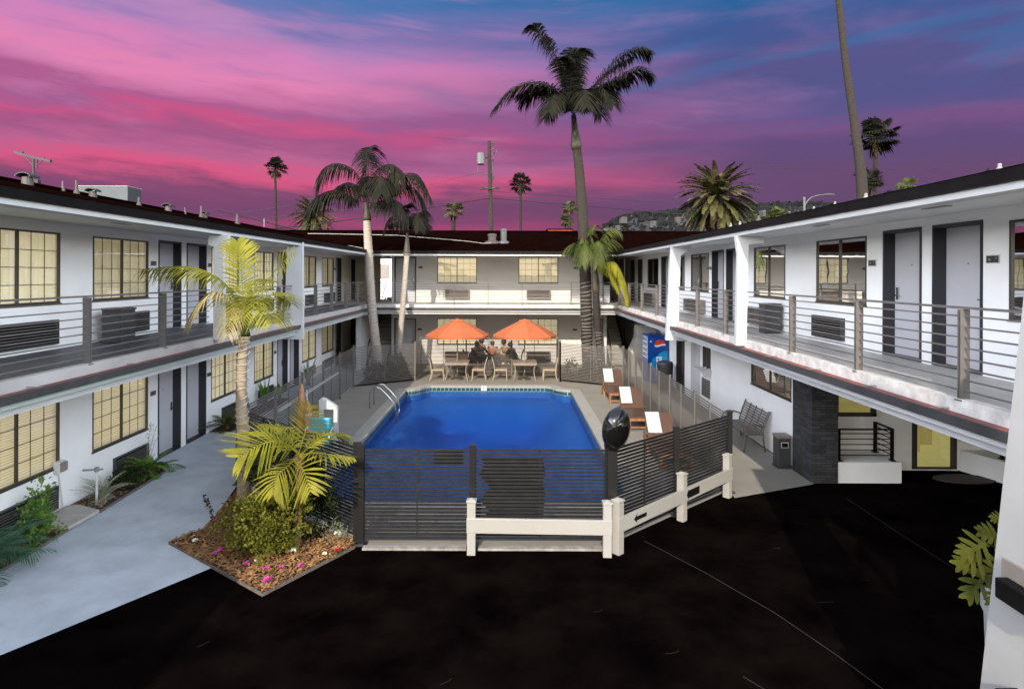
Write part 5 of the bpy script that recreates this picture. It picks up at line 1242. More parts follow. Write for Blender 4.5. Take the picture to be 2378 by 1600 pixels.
feather_palm('palm_tree','slender white trunked palm with a small dark crown at the left rear', Vector((at(903,855,Y0).x,Y0,.03)), px([(910,770,0),(918,680,0),(925,590,0),(926,578,0)],Y0), [.13,.12,.11,.10,.17], TRUNKW, hub,
    [px([(915,505,-.1),(900,490,-.2),(885,500,-.3),(872,530,-.3)],Y0), px([(925,490,0),(928,470,0),(935,462,-.3)],Y0), px([(945,500,-.1),(965,480,-.2),(962,520,-.4)],Y0), px([(938,500,-.4),(950,485,-.9),(955,520,-1.2)],Y0), (80,75,1.3,90), (150,60,1.2,100), (30,60,1.2,100)], 44, .52, .045, .9, FROND_D, 22,
    shaft=([at(926,580,Y0), at(926,560,Y0), hub],[.16,.15,.13,.11,.09,.07,.05]), rings=26, group=G3, vee=.3, hang=.3)
Y0 = 25.2; hub = at(1305,262,Y0)
feather_palm('palm_tree','tallest courtyard palm, its ragged crown high above the rear roof', Vector((at(1338,858,Y0).x,Y0,.03)), px([(1335,760,0),(1332,640,0),(1326,500,0),(1318,390,0),(1312,338,0)],Y0), [.21,.235,.235,.22,.19,.17], TRUNKD, hub,
    [px([(1282,190,-.1),(1245,110,-.1),(1222,70,-.15),(1212,58,-.3)],Y0), px([(1265,205,-.3),(1215,190,-.5),(1165,205,-.6),(1124,248,-.7)],Y0), px([(1262,225,.4),(1222,205,.8),(1185,235,1.0)],Y0), px([(1355,190,-.1),(1405,135,-.2),(1450,112,-.3),(1478,118,-.3)],Y0), px([(1360,205,-.4),(1415,175,-.7),(1455,160,-.9),(1482,172,-.9)],Y0),
     px([(1345,225,-.5),(1375,205,-1.0),(1395,240,-1.4)],Y0), px([(1305,180,-.2),(1310,120,-.5),(1325,110,-1.2)],Y0), px([(1300,170,.4),(1312,120,.9),(1335,125,1.5)],Y0), px([(1280,225,-.8),(1262,215,-1.5),(1250,255,-2.0)],Y0), px([(1320,220,-.8),(1330,205,-1.6),(1335,245,-2.2)],Y0), px([(1340,225,.6),(1370,200,1.2),(1390,225,1.6)],Y0), px([(1285,185,.2),(1258,120,.3),(1238,85,.2)],Y0), px([(1350,200,.2),(1395,155,.4),(1440,130,.5)],Y0), px([(1350,215,0),(1390,190,-.1),(1435,178,-.2)],Y0), px([(1270,215,0),(1230,200,.1),(1180,215,.1)],Y0), px([(1300,190,-.6),(1290,140,-1.2),(1285,130,-1.8)],Y0), px([(1290,240,-.4),(1262,238,-.8),(1240,270,-1.1)],Y0), px([(1325,240,-.3),(1350,235,-.6),(1368,265,-.9)],Y0)], 110, .92, .048, .7, FROND_D, 23,
    shaft=([at(1312,342,Y0), at(1310,322,Y0), at(1308,298,Y0), hub],[.19,.24,.21,.17,.14,.12,.10]), rings=44, wrap=(4,36,.262,24), group=G3, vee=.5, hang=.22)
Y0 = 24.9; hub = at(1350,575,Y0)
feather_palm('palm_tree','shorter courtyard palm with a yellowing frond hanging over the right railing', Vector((at(1372,858,Y0).x,Y0,.03)), px([(1362,770,0),(1357,700,0),(1356,668,0)],Y0), [.15,.145,.14,.13], TRUNKD, hub,
    [px([(1335,550,-.1),(1322,545,-.2),(1314,585,-.3)],Y0), px([(1345,540,0),(1350,515,0),(1358,512,-.3)],Y0), px([(1368,545,.1),(1388,520,.2),(1408,525,.3)],Y0), px([(1372,560,.4),(1392,545,.8),(1400,580,1.1)],Y0), px([(1335,560,-.5),(1330,555,-1),(1325,600,-1.2)],Y0), px([(1355,560,-.5),(1362,550,-1),(1362,600,-1.3)],Y0), (100,60,1.6,100), (150,50,1.5,110), (60,50,1.5,110)], 50, .6, .045, .9, FROND_G, 24,
    shaft=([at(1356,672,Y0), at(1355,640,Y0), at(1352,610,Y0), hub],[.13,.16,.16,.14,.10,.08,.05]), rings=24, wrap=(2,20,.155,12), group=G3, vee=.2, hang=.35)
t2 = bpy.data.objects['palm_tree.004']; rng = random.Random(9); mb = MB()
frond(mb, [hub]+px([(1372,598,-.3),(1400,598,-.6),(1422,640,-.8),(1430,690,-.9)],Y0), 60, .56, .045, .85, rng, vee=.1, hang=.4); frond(mb, [hub]+px([(1366,602,-.2),(1390,612,-.4),(1408,660,-.6)],Y0), 50, .42, .045, .9, rng, vee=.1, hang=.4); mb.build('yellow_frond', FROND_Y, t2, recalc=False)

# --- shrubs
def leafquad(mb, p, d, nrm, L, W):
    s = d.cross(nrm)
    if s.length < .05: s = d.cross(Vector((1,0,0)))
    s.normalize(); m_ = p + d*L*.5
    mb.add([p, m_+s*W/2+nrm*L*.06, p+d*L, m_-s*W/2+nrm*L*.06], [(0,1,2,3)])
def rdir(rng):
    z = rng.uniform(-1,1); a = rng.uniform(0,6.283); r_ = math.sqrt(1-z*z); return Vector((r_*math.cos(a), r_*math.sin(a), z))
def bush(name, label, blobs, n, L, W, m, seed, group=None, stems=5, cat='shrub'):
    rng = random.Random(seed); b0 = Vector(blobs[0][0]); t = thing(name, label, cat, (b0.x, b0.y, .03), group)
    mb = MB(); vol = [b[1]*b[2]*b[3] for b in blobs]; tot = sum(vol)
    cl = []
    for b, v in zip(blobs, vol):
        for i in range(max(3, int(n/28*v/tot))):
            d = rdir(rng); r_ = rng.uniform(.45, 1.0)**.6; cl.append((Vector(b[0]) + Vector((d.x*b[1], d.y*b[2], d.z*b[3]))*r_, d))
    for c, d in cl:
        if c.z < .06: continue
        for j in range(28):
            o = rdir(rng)*rng.uniform(0, L*2.4); ld = (d*.8 + rdir(rng)*.9 + Vector((0,0,.15))).normalized(); p = c + o
            if p.z < .05: continue
            leafquad(mb, p, ld, rdir(rng), L*rng.uniform(.7,1.25), W*rng.uniform(.8,1.2))
    mb.build('foliage', m, t, recalc=False)
    mb = MB()
    for i in range(stems):
        c, d = cl[rng.randrange(len(cl))]; mb.tube([(b0.x+rng.uniform(-.1,.1), b0.y+rng.uniform(-.1,.1), .02), (b0.x*.5+c.x*.5, b0.y*.5+c.y*.5, c.z*.55), tuple(c)], [.014,.011,.005], 5)
    mb.build('stem', BARK, t); return t
P = lambda x, y, Y: tuple(at(x, y, Y))
bush('flowering_shrub','large sunlit shrub with small yellow green leaves under the ringed palm', [(P(590,1185,9.15),.50,.42,.42),(P(540,1180,9.2),.24,.25,.28),(P(640,1180,9.2),.42,.35,.42),(P(600,1230,9.0),.5,.3,.2)], 5200, .058, .034, LEAF_SH, 31)
bush('dark_shrub','dark leafy shrub behind the young palm by the black fence', [(P(650,1075,9.95),.55,.35,.62),(P(715,1165,9.85),.45,.3,.50),(P(610,1050,10.2),.34,.3,.42),(P(690,1110,9.9),.4,.3,.5)], 6500, .062, .036, LEAF_DK, 32)
t = thing('rose_stem', 'thin leggy stem with sparse leaves left of the large shrub', 'plant', P(485,1225,9.6)); base = Vector(P(487,1228,9.6)); base.z = .03; rng = random.Random(8)
C = bez([base, at(484,1180,9.6), at(474,1150,9.6), at(465,1130,9.6)], 14); mb = MB(); mb.tube(C, .008, 5); mb.build('stem', BARK, t); mb = MB()
for c in C[3:]:
    for j in range(5): leafquad(mb, c + rdir(rng)*.02, rdir(rng), rdir(rng), .055, .03)
mb.build('foliage', LEAF_DK, t, recalc=False)
# flowers in the mulch
def flower(x, y, m, label, r_=.035, grp=None, Y=None):
    p = gnd(x, y, .04); p.z = .035; t = thing('flower', label, 'flower', p, grp); rng = random.Random(int(x*7+y)); mb = MB()
    for k in range(22):
        d = rdir(rng); d.z = abs(d.z)*.8; c = p + Vector((0,0,.06)) + d*r_*.4; leafquad(mb, c, d, rdir(rng), r_*1.1, r_*.9)
    mb.build('petals', m, t, recalc=False); mb = MB(); mb.tube([p, p+Vector((0,0,.07))], .005, 4)
    for k in range(8): leafquad(mb, p+Vector((0,0,.01)), Vector((rng.uniform(-1,1),rng.uniform(-1,1),.5)).normalized(), rdir(rng), .07, .03)
    mb.build('leaves', LEAF_SH, t, recalc=False)
FG = 'small flowers in the mulch'
for x, y, m, lab, r_ in ((667,1262,FL_W,'white flower at the foot of the large shrub',.045),(768,1222,FL_W,'white flower nearest the black fence corner',.045),(739,1268,FL_W,'tiny white flower near the right mulch edge',.025),(608,1330,FL_M,'pink magenta flower nearest the island tip',.05),(685,1296,FL_M,'magenta flower midway along the right mulch edge',.035),
    (605,1302,FL_M,'dark magenta flower above the pink one',.035),(640,1300,FL_M,'small magenta flower between two others on the mulch',.03),(560,1292,FL_M,'magenta flower at the shadow edge of the mulch',.035),(766,1262,FL_R,'red flower near the right end of the mulch',.045),(583,1285,FL_W,'small white flower on the sunlit mulch below the shrub',.022),
    (445,1238,FL_W,'white flower in the shaded left tip of the island',.035),(503,1260,FL_M,'magenta flower in the shaded part of the island',.04),(488,1268,FL_M,'small magenta flower low in the shaded island',.03)): flower(x, y, m, lab, r_, FG)
bush('grass_tuft','dry straw coloured tuft near the right end of the mulch', [(tuple(gnd(752,1232)+Vector((0,0,.08))),.16,.10,.07)], 500, .09, .008, LEAF_PALE, 40, stems=2, cat='grass tuft')
# left wall strip
def fan(name, label, base, n, Lr, m, seed, L=.22, wd=.012, e=(35,80), group=None, bend=80, nl=20, cat='fern'):
    rng = random.Random(seed); base = Vector(base); t = thing(name, label, cat, base, group); mb = MB()
    for i in range(n):
        autofrond(mb, base+Vector((rng.uniform(-.04,.04),rng.uniform(-.04,.04),.02)), rng.uniform(0,360), rng.uniform(*e), Lr*rng.uniform(.7,1.15), bend*rng.uniform(.7,1.2), nl, L, wd, .35, rng, rach=.006, fwd=.6, vee=.2)
    mb.build('fronds', m, t, recalc=False); mb = MB(); mb.tube([base-Vector((0,0,.02)), base+Vector((0,0,.10))], [.05,.035], 7); mb.build('trunk', BARK, t); return t
fan('pygmy_palm','dark feathery palm at the lower left corner of the walkway', (-7.36,8.55,.03), 64, .78, LEAF_BL, 51, .24, .014, (30,85), cat='palm')
fan('pygmy_palm','smaller feathery palm behind the one in the lower left corner', (-7.5,9.1,.03), 36, .72, LEAF_BL, 52, .2, .013, (30,80), cat='palm')
bush('leafy_shrub','upright leafy shrub against the nearest left air conditioner', [((-7.42,9.72,.35),.22,.22,.30),((-7.4,9.75,.75),.13,.13,.22),((-7.3,9.6,.2),.28,.25,.16)], 1500, .06, .035, LEAF_GR, 53)
bush('leafy_shrub','low green groundcover at the foot of the upright leafy shrub', [((-7.2,9.3,.13),.16,.25,.10)], 500, .05, .03, LEAF_GR, 54)
fan('grass_plant','pale silvery grass clump beside the white standpipe', (-7.45,11.35,.03), 42, .55, LEAF_PALE, 55, .06, .008, (40,85), bend=70, nl=10, cat='grass')
fan('grass_plant','pale grass tuft at the edge by the concrete pad', (-7.25,10.98,.03), 16, .28, LEAF_PALE, 56, .05, .006, (40,85), nl=8, cat='grass')
bush('leafy_shrub','dark low shrub under the second left air conditioner', [((-7.42,12.05,.2),.26,.38,.2)], 1300, .05, .03, LEAF_DK, 57)
fan('fern','bright green fern beside the first ground floor doors', (-7.45,12.75,.03), 26, .55, LEAF_GR, 58, .13, .022, (25,80), cat='fern')
fan('fern','smaller green fern right of the bright one by the first doors', (-7.4,13.1,.03), 18, .42, LEAF_GR, 59, .11, .02, (25,75), cat='fern')
t = thing('wispy_stem', 'tall wispy weed rising above the second left air conditioner', 'plant', (-7.6,12.95,.03)); rng = random.Random(3); mb = MB()
for k in range(3): mb.tube([(-7.6,12.95,.03),(-7.58+.05*k,13.0+.03*k,.6),(-7.55+.08*k,13.05+.06*k,1.05-.1*k)], .005, 4)
mb.build('stem', LEAF_PALE, t); mb = MB()
for k in range(120):
    z = rng.uniform(.3,1.05); leafquad(mb, Vector((-7.58+rng.uniform(-.05,.09), 13.0+rng.uniform(-.04,.10), z)), rdir(rng), rdir(rng), .05, .014)
mb.build('foliage', LEAF_PALE, t, recalc=False)
fan('cycad','green cycad rosette against the left wall before the pool fence', (-7.5,16.5,.06), 26, .70, FROND_G, 60, .13, .018, (15,70), bend=70, cat='cycad')
def agave(name, label, p, n, h, m, seed, cat='agave'):
    rng = random.Random(seed); p = Vector(p); t = thing(name, label, cat, p, None); mb = MB()
    for i in range(n):
        a = rng.uniform(0,6.28); sp_ = rng.uniform(.05,.35); d = Vector((math.cos(a)*sp_, math.sin(a)*sp_, 1)).normalized(); L = h*rng.uniform(.6,1.05); mb.tube([p+d*.02, p+d*L*.5, p+d*L], [.035,.04,.006], 6)
    mb.build('blades', m, t, smooth=True); mb = MB(); mb.tube([p-Vector((0,0,.02)), p+Vector((0,0,.08))], [.09,.06], 8); mb.build('stem', BARK, t); return t
agave('cactus','column cactus clump by the left wall behind the slatted fence', (-7.55,19.2,.03), 9, .95, LEAF_GR, 61, 'cactus'); agave('agave','spiky agave by the left wall near the ringed palm trunk', (-7.5,17.6,.03), 14, .75, LEAF_BL, 62); agave('cactus','second cactus clump farther along the left wall', (-7.5,20.3,.03), 6, .6, LEAF_GR, 63, 'cactus')
# rear corner planters
bush('leafy_shrub','yellow green shrub behind the left rear corner of the fence', [(( -4.55,25.2,.45),.35,.3,.45),((-4.3,25.4,.25),.3,.3,.25)], 1600, .08, .05, LEAF_SH, 64)
bush('dark_shrub','dark low shrubs in the left rear planter', [((-5.2,24.0,.35),.35,.45,.4),((-4.8,24.6,.3),.4,.4,.35)], 1500, .08, .05, LEAF_DK, 65)
bush('dark_shrub','dark bushy planting behind the right rear corner of the fence', [((3.3,24.1,.4),.5,.4,.45),((2.7,24.7,.35),.4,.4,.4),((3.9,23.6,.35),.25,.35,.4)], 2200, .08, .05, LEAF_DK, 66)
agave('agave','pale spiky shrub against the left wall seen above the slatted fence', (-7.5,23.2,.03), 12, 1.0, LEAF_PALE, 67, 'agave')
# philodendron at the near column
t = thing('philodendron', 'large leaved yellow green plant peeking from behind the near column', 'plant', (3.72,4.75,0)); rng = random.Random(70); mb = MB(); ms = MB()
bp_ = Vector((4.03,4.75,1.75))
for (x, y, Y, rot, s) in ((2245,1235,4.72,200,.21),(2235,1270,4.70,190,.20),(2245,1305,4.72,225,.22),(2275,1225,4.8,160,.18),(2285,1180,4.85,175,.10),(2275,1335,4.78,235,.14),(2290,1290,4.85,190,.2)):
    tip = at(x, y, Y); st = bp_ + Vector((rng.uniform(-.05,.05), 0, rng.uniform(-.1,.1))); mid = (tip+st)/2 + Vector((0,0,.10)); ms.tube(bez([st, mid, tip], 6), .006, 5)
    d = Vector((math.cos(R(rot)), -.15, math.sin(R(rot)))).normalized(); nrm = Vector((.1,-.8,.6)).normalized(); sd = d.cross(nrm).normalized()
    for j in range(4):
        u = j/3
        for q in (-1, 1):
            o = tip + d*s*(.15+.75*u); ld = (sd*q*(1.0-.45*u) + d*(.35+.6*u)).normalized(); L = s*(.75-.35*u); w_ = s*.17; s2 = ld.cross(nrm).normalized()
            m1 = o + ld*L*.45; m2 = o + ld*L*.8
            mb.add([o-s2*w_*.5, o+s2*w_*.5, m1+s2*w_*.6-nrm*.004, m1-s2*w_*.6-nrm*.004, m2+s2*w_*.45-nrm*.012, m2-s2*w_*.45-nrm*.012, o+ld*L-nrm*.02], [(0,1,2,3),(3,2,4,5),(5,4,6)])
    mb.add([tip-sd*s*.08, tip+sd*s*.08, tip+d*s+sd*s*.07, tip+d*s*1.2, tip+d*s-sd*s*.07], [(0,1,2,3,4)])
mb.build('foliage', LEAF_SH, t, recalc=False); ms.tube([(4.05,4.75,1.55), tuple(bp_)], [.03,.02], 7); ms.build('stem', LEAF_DK, t)
t = thing('planter_pot', 'tall pale planter partly hidden behind the near column', 'planter', (4.06,4.75,0)); mb = MB(); mb.lathe((4.06,4.75,0), [(.24,0),(.30,1.56),(.32,1.57),(.32,1.66),(.27,1.66),(.26,1.58)], 20); mb.build('pot', PLASTW, t)
mb = MB(); mb.lathe((4.06,4.75,1.58), [(.255,0),(.255,.015)], 20); mb.build('potting_soil', SOIL, t)
# ------------------------------------------------------------------ beyond the roofs
def fan_palm(label, x, ytop, ybase, Y, cr, seed, lean=0, n=26, group='fan palms beyond the motel', skirt=True, m=FROND_D, tm=TRUNKF, tr=.32, dens=11):
    rng = random.Random(seed); hub = at(x, ytop, Y); base = Vector((hub.x + lean, Y, 0)); t = thing('fan_palm', label, 'palm tree', base, group)
    mb = MB(); trunk(mb, [base, (base+hub)/2 + Vector((lean*-.2,0,0)), hub], [tr*1.25, tr, tr*.85], 10, 8, .03); mb.build('trunk', tm, t, smooth=True)
    mb = MB(); mk = MB()
    for i in range(n):
        a = rng.uniform(0, 6.28); e = math.asin(rng.uniform(-.55, .98)); d = Vector((math.cos(a)*math.cos(e), math.sin(a)*math.cos(e), math.sin(e)))
        ln = cr*rng.uniform(.50,.68); c = hub + d*ln + Vector((0,0,-.08*cr)); mb.tube([hub, c], [.05,.03], 4)
        ax = d.cross(Vector((0,0,1)));
        if ax.length < .1: ax = Vector((1,0,0))
        ax.normalize(); N = ax.cross(d); r_ = cr*rng.uniform(.40,.52); tl = rng.uniform(.2,.6)
        for k in range(dens):
            th = R(-100 + 200*k/(dens-1)); bd = (d*math.cos(th) + ax*math.sin(th) + N*.12).normalized(); L = r_*(1 - .15*abs(math.sin(th)))*rng.uniform(.85,1.1)
            p1 = c + bd*L*.6 + Vector((0,0,-.06*L)); p2 = c + bd*L + Vector((0,0,-L*tl)); wv = (ax*math.cos(th) - d*math.sin(th))*r_*.095
            mb.add([c, p1-wv, p2, p1+wv], [(0,1,2,3)])
    mb.build('crown', m, t, recalc=False)
    if skirt:
        for i in range(40):
            a = rng.uniform(0, 6.28); p = hub + Vector((math.cos(a)*.2, math.sin(a)*.2, -rng.uniform(.1,.35)*cr)); q = p + Vector((math.cos(a)*.35*cr*rng.random(), math.sin(a)*.35*cr*rng.random(), -cr*rng.uniform(.3,.75)))
            s = Vector((-math.sin(a), math.cos(a), 0))*cr*.07; mk.add([p, (p+q)/2+s, q, (p+q)/2-s], [(0,1,2,3)])
        mk.build('dead_fronds', FROND_SK, t, recalc=False)
    return t
fan_palm('lone tall fan palm on a very thin trunk left of the feathery courtyard palm', 626, 382, 525, 75, 1.7, 1, lean=.7, tr=.17, n=34)
fan_palm('stubby fan palm just above the rear roof left of the utility pole', 1032, 478, 528, 60, 1.25, 2, tr=.22, n=22, m=FROND_G)
fan_palm('fan palm right of the utility pole with a thin trunk', 1185, 418, 528, 70, 1.55, 3, tr=.15, n=34)
fan_palm('upper of two fan palms left of the tallest courtyard palm', 1296, 472, 528, 80, 1.25, 4, tr=.2, n=28, m=FROND_G)
fan_palm('lower of two fan palms left of the tallest courtyard palm', 1290, 502, 528, 82, 1.2, 5, tr=.2, n=28, m=FROND_G)
fan_palm('small distant fan palm right of the shorter courtyard palm', 1421, 518, 530, 90, .9, 6, tr=.2, n=20)
fan_palm('tall fan palm right of the bare leaning trunk', 1992, 312, 460, 45, 1.75, 7, tr=.17, n=40, dens=13)
fan_palm('short fan palm overlapping the bare leaning trunk', 1975, 412, 460, 43, 1.15, 8, tr=.2, n=28)
fan_palm('leafy fan palm top showing above the right roof', 2066, 432, 460, 40, 1.15, 9, tr=.2, n=26, m=FROND_G, skirt=False)
fan_palm('fan palm tip at the upper right roof edge', 2240, 408, 430, 34, .65, 10, tr=.15, n=20, skirt=False)
fan_palm('low wide fan palm between the date palm and the street lamp', 1768, 488, 500, 55, 1.1, 12, tr=.25, n=30, m=FROND_G, skirt=False)
fan_palm('small fan palm peeking beside the big date palm', 1713, 493, 500, 60, .8, 13, tr=.25, n=20, m=FROND_G, skirt=False)
# very tall bare trunk leaving the frame
Y0 = 40; t = thing('bare_palm_trunk', 'very tall bare palm trunk leaning out of the top of the picture', 'palm tree', at(1966,640,Y0)); base = at(1968,640,Y0); base.z = 0
mb = MB(); top = at(1900,-40,Y0); trunk(mb, [base, at(1962,440,Y0), at(1945,290,Y0), at(1925,150,Y0), at(1908,0,Y0), top], [.38,.34,.26,.22,.19,.18], 60, 10, .04); t.location = base; o = mb.build('trunk', TRUNKB, t, smooth=True)
o.location = (0,0,0)
rng = random.Random(77); mb = MB()
for i in range(16): autofrond(mb, top+Vector((0,0,1.2)), rng.uniform(0,360), rng.uniform(20,80), 2.2, 70, 16, .7, .05, .4, rng)
mb.tube([top, top+Vector((-.05,0,1.2))], .17, 8); mb.build('crown', FROND_D, t, recalc=False)
# date palms
def date_palm(label, x, y, Y, cr, n, seed, m=FROND_DATE, ev=(-50,80)):
    rng = random.Random(seed); hub = at(x, y, Y); base = Vector((hub.x, Y, 0)); t = thing('date_palm', label, 'palm tree', base, 'date palms beyond the motel')
    mb = MB(); trunk(mb, [base, hub*.5+base*.5, hub], [.5,.45,.55], 14, 10, .08); mb.build('trunk', TRUNKF, t, smooth=True); mb = MB()
    for i in range(n):
        s = i/n; e = ev[0] + (ev[1]-ev[0])*(s**.8)
        autofrond(mb, hub, rng.uniform(0,360), e, cr*1.25*rng.uniform(.9,1.08), 62 if e > 10 else 45, 26, cr*.17, cr*.042, .3, rng, rach=.03, fwd=1.1, vee=.3)
    mb.build('crown', m, t, recalc=False)
    mb = MB()
    for i in range(60): autofrond(mb, hub-Vector((0,0,.2)), rng.uniform(0,360), rng.uniform(-75,-45), cr*.9*rng.uniform(.7,1), 30, 16, cr*.15, cr*.04, .3, rng, rach=.03, fwd=1.0)
    mb.build('dead_fronds', FROND_SK, t, recalc=False); return t
date_palm('big round date palm above the right end of the rear roof', 1632, 452, 46, 2.55, 165, 31)
date_palm('date palm half hidden behind the feathery courtyard palm', 714, 494, 48, 1.55, 120, 32)
# utility pole with transformer
Y0 = 55; base = at(1119,640,Y0); base.z = 0; t = thing('utility_pole', 'brown wooden utility pole with a grey transformer behind the rear roof', 'utility pole', base)
mb = MB(); mb.tube([base, at(1117,500,Y0), at(1113,322,Y0)], [.24,.21,.17], 10); mb.build('pole', POLEW, t)
c = at(1094,375,Y0-.1); mb = MB(); mb.lathe(c, [(.30,0),(.36,.04),(.37,.95),(.34,1.02),(.12,1.06)], 16); mb.build('transformer', TRANSF, t)
mb = MB(); mb.bar(at(1092,431,Y0-.25), at(1137,430,Y0-.25), .12, .12); mb.bar(at(1100,360,Y0), at(1113,360,Y0), .1); mb.build('crossarm', POLEW, t)
mb = MB(); rng = random.Random(6)
for (x, y) in ((1122,330),(1127,338),(1124,350),(1121,366),(1119,395),(1122,405),(1100,426),(1130,426)): p = at(x, y, Y0-.25); mb.lathe(p, [(.05,-.08),(.10,0),(.06,.05),(.09,.09),(.04,.14)], 8); mb.bar(p, at(1114, y+4, Y0), .04)
mb.tube(bez([at(1118,325,Y0), at(1130,345,Y0-.3), at(1120,372,Y0-.2), at(1124,400,Y0-.2), at(1117,420,Y0)], 14), .03, 5); mb.tube(bez([at(1087,378,Y0), at(1088,392,Y0), at(1100,398,Y0), at(1114,395,Y0)], 10), .025, 5)
mb.build('insulators', BINM, t)
def wire(label, pts, r_, m=WIRE):
    mb = MB(); C = bez([at(x, y, Y) for (x, y, Y) in pts], 24); mb.tube(C, r_, 5); mb.build('power_line', m, label=label, cat='cable', group='overhead cables')
wire('thick overhead cable from the left rear corner up to the utility pole', [(600,524,32),(740,508,38),(950,478,47),(1117,451,55)], .035)
wire('thick overhead cable from the utility pole past the date palm', [(1117,451,55),(1250,463,56),(1400,475,57),(1560,489,58),(1800,505,60),(2000,512,62)], .035)
wire('thin upper cable from the utility pole to the right', [(1117,436,55),(1300,448,56),(1530,462,58),(1830,475,62)], .02)
wire('thin cable from the pole shoulder down to the left', [(1105,392,55),(1040,405,58),(985,420,60),(800,450,66),(500,490,75)], .018)
wire('thin low cable crossing behind the left date palm', [(1095,440,55),(900,467,60),(650,492,66),(490,505,70)], .018)
wire('dark cable running from the left roof to the rear corner', [(493,479,34),(560,495,34.5),(620,510,35),(690,528,36)], .03)
wire('faint high line across the right of the sky', [(1700,383,120),(2000,387,122),(2330,377,125)], .025)
wire('second faint high line across the right of the sky', [(1700,372,120),(2000,374,122),(2330,362,125)], .025)
# crossarm pole rising behind the left roof
Y0 = 30; base = at(77,640,Y0); base.z = 0; t = thing('utility_pole', 'dark utility pole with a tilted crossarm above the left roof', 'utility pole', base)
mb = MB(); mb.tube([base, at(77,420,Y0), at(76,362,Y0)], [.10,.06,.05], 8); mb.build('pole', WIRE, t)
mb = MB(); mb.bar(at(33,347,Y0+.4), at(116,368,Y0-.2), .11, .11); mb.build('crossarm', WIRE, t)
mb = MB(); mb.bar(at(58,357,Y0+.2), at(76,376,Y0), .04); mb.bar(at(97,366,Y0), at(82,378,Y0), .04); mb.bar(at(84,362,Y0), at(83,385,Y0), .05); mb.build('brace', WIRE, t)
mb = MB()
for (x, y) in ((52,344),(101,358),(115,362)): mb.lathe(at(x, y+6, Y0), [(.03,0),(.05,.06),(.03,.12)], 6)
mb.box(base.x+.08, base.x+.25, Y0-.1, Y0+.1, 6, at(83,410,Y0).z); mb.build('insulators', WIRE, t)
# street lamp
Y0 = 38; base = at(1830,640,Y0); base.z = 0; t = thing('street_lamp', 'grey street lamp with a curved arm above the right roof', 'street lamp', base)
mb = MB(); mb.tube([base, at(1830,449,Y0)], [.10,.07], 10); mb.build('pole', LAMPG, t)
mb = MB(); mb.tube(bez([at(1831,468,Y0), at(1843,452,Y0), at(1862,445,Y0), at(1878,444,Y0)], 10), .035, 7); mb.build('arm', LAMPG, t)
c = at(1887,443,Y0); mb = MB(); mb.lathe(c, [(.05,-.06),(.14,-.04),(.15,.02),(.05,.06)], 12, sx=2.2); mb.build('lamp_head', LAMPG, t)
# TV aerial
Y0 = 27; base = at(601,528,Y0); t = thing('tv_aerial', 'television aerial on the left roof near the rear corner', 'aerial', (base.x, Y0, zr(3.5)))
mb = MB(); mb.tube([(base.x, Y0, zr(3.2)), at(601,498,Y0)], .018, 6); mb.build('mast', GALV, t); mb = MB(); a, b = at(573,512,Y0-.3), at(618,503,Y0+.4); mb.tube([a, b], .014, 5)
for k in range(9): p = a.lerp(b, k/8); mb.tube([p-Vector((.0,.12,.12)), p+Vector((.0,.12,.12))], .007, 4)
mb.build('boom', BINM, t)
# grey rooftop block, neighbours
mb = MB(); c0, c1 = at(178,425,40), at(290,425,40); zt = c1.z
t = thing('neighbouring_building', 'plain grey block rising behind the left roof', 'building', (c1.x-1.6,40.7,0)); mb.box(c0.x, c1.x, 40, 41.5, 0, zt); mb.build('wall', GBLOCK, t); mb = MB(); mb.box(c0.x-.03, c1.x+.03, 39.97, 41.53, zt, zt+.05); mb.build('coping', GALV, t)
mb = MB(); mb.box(c1.x+.001, c1.x+.02, 40.02, 41.48, .1, zt-.02); mb.build('side_shade_sheet', BINM, t)  # dark sheet stands in for shade on the block's unlit side
p0, p1 = at(1247,523,60), at(1302,523,60); t = thing('neighbouring_building', 'red roof parapet just above the rear roof', 'building', ((p0.x+p1.x)/2,61,0)); mb = MB(); mb.box(p0.x, p1.x, 60, 62, 0, p0.z); mb.build('wall', REDB, t); mb = MB(); mb.box(p0.x-.1, p1.x+.1, 59.9, 62.1, p0.z, p0.z+.08); mb.build('coping', ROOFM, t)
t = thing('neighbouring_building', 'pale building seen through the left rear passage', 'building', (-10,45,0)); mb = MB(); mb.box(-14,-6.6,44,50,0,5.3); mb.build('wall', WHITE, t); mb = MB()
for x in (-10.2,-9.2,-8.2): mb.box(x,x+.75,43.95,43.998,3.9,4.9)
mb.build('window', GREYAC, t)
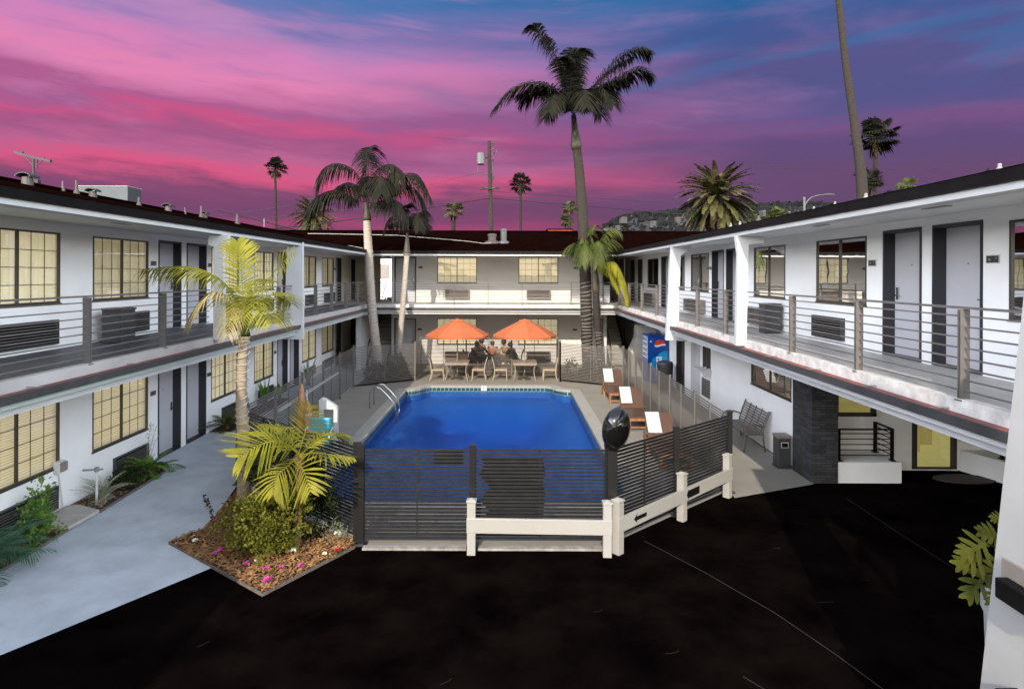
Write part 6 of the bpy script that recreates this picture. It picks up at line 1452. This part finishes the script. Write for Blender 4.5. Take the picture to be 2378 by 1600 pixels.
# hills with houses
def hill(name, prof, Y, dep):
    mb = MB(); n = len(prof); rows = []
    for j in range(7):
        u = j/6; row = []
        for (x, y) in prof:
            p = at(x, y, Y); h = p.z*math.sin(u*math.pi/2); row.append((p.x*(1+.0*u), Y - dep*(1-u), h if j else -2))
        rows.append(row)
    rows.append([(a[0], Y+dep, -2) for a in rows[-1]])
    vs = [p for r_ in rows for p in r_]; fs = [(i*n+k, i*n+k+1, (i+1)*n+k+1, (i+1)*n+k) for i in range(7) for k in range(n-1)]
    mb.add(vs, fs); return struct(mb, name, HILLM, smooth=True)
rng = random.Random(15)
pr = [(1290,545),(1330,540),(1370,520),(1395,505),(1420,497),(1445,492),(1470,494),(1500,488),(1535,486),(1570,484),(1610,482),(1650,478),(1700,474),(1760,472),(1800,470),(1850,474),(1900,472),(1960,466),(2000,448),(2030,438),(2060,444),(2100,450),(2200,452),(2330,455)]
hill('hill', pr, 520, 190)
hn = 0
spots = [(1402,503),(1418,497),(1436,494),(1450,503),(1466,498),(1484,506),(1501,498),(1513,512),(1528,503),(1541,497),(1462,514),(1430,512),(1405,516),(1490,519),(1550,512),(1735,482),(1720,490),(1790,484),(1362,528),(1378,524)]
descr = ['white','cream','grey','tan']
HM = [HOUSEM, HOUSEM, GALV2, HOUSEM]
for i, (x, y) in enumerate(spots):
    Y = 400 + 95*rng.random(); p = at(x, y, Y); w_ = rng.uniform(.8,2.2); h = rng.uniform(.5,1.1)
    t = thing('hillside_house', 'tiny pale house on the distant hillside', 'house', (p.x, Y, p.z-h), 'houses on the distant hillside')
    mb = MB(); mb.box(p.x-w_, p.x+w_, Y-3, Y+3, p.z-h-3, p.z); mb.build('wall', HM[i % 4], t)
    mb = MB(); mb.prism([(p.x-w_*1.1, Y-3.3, p.z), (p.x+w_*1.1, Y-3.3, p.z), (p.x+w_*.7, Y-3.3, p.z+.5), (p.x-w_*.7, Y-3.3, p.z+.5)], (0,6.6,0)); mb.build('roof', HOUSER, t)
# hillside trees: one mass
mb = MB()
for i in range(2600):
    x = rng.uniform(1370, 2100); k = max(j for j in range(len(pr)) if pr[j][0] <= x); x0, y0 = pr[k]; x1, y1 = pr[min(k+1, len(pr)-1)]; yt = y0 + (y1-y0)*(x-x0)/max(1, x1-x0)
    u = rng.random()**1.2; Y = 520-190*(1-(1-.75*u)); 
    a, b = ray(x, yt); X = a*520; uu = 1 - (520-Y)/190; z = (EZ + b*520)*math.sin(uu*math.pi/2)
    c = Vector((X, Y-1, z)); r_ = rng.uniform(.8, 2.6)
    for q in range(5): leafquad(mb, c + rdir(rng)*r_*.6, (rdir(rng)+Vector((0,0,.5))).normalized(), Vector((0,-1,.3)), r_*1.3, r_*1.1)
mb.build('hillside_trees', HTREE, kind='stuff', recalc=False)
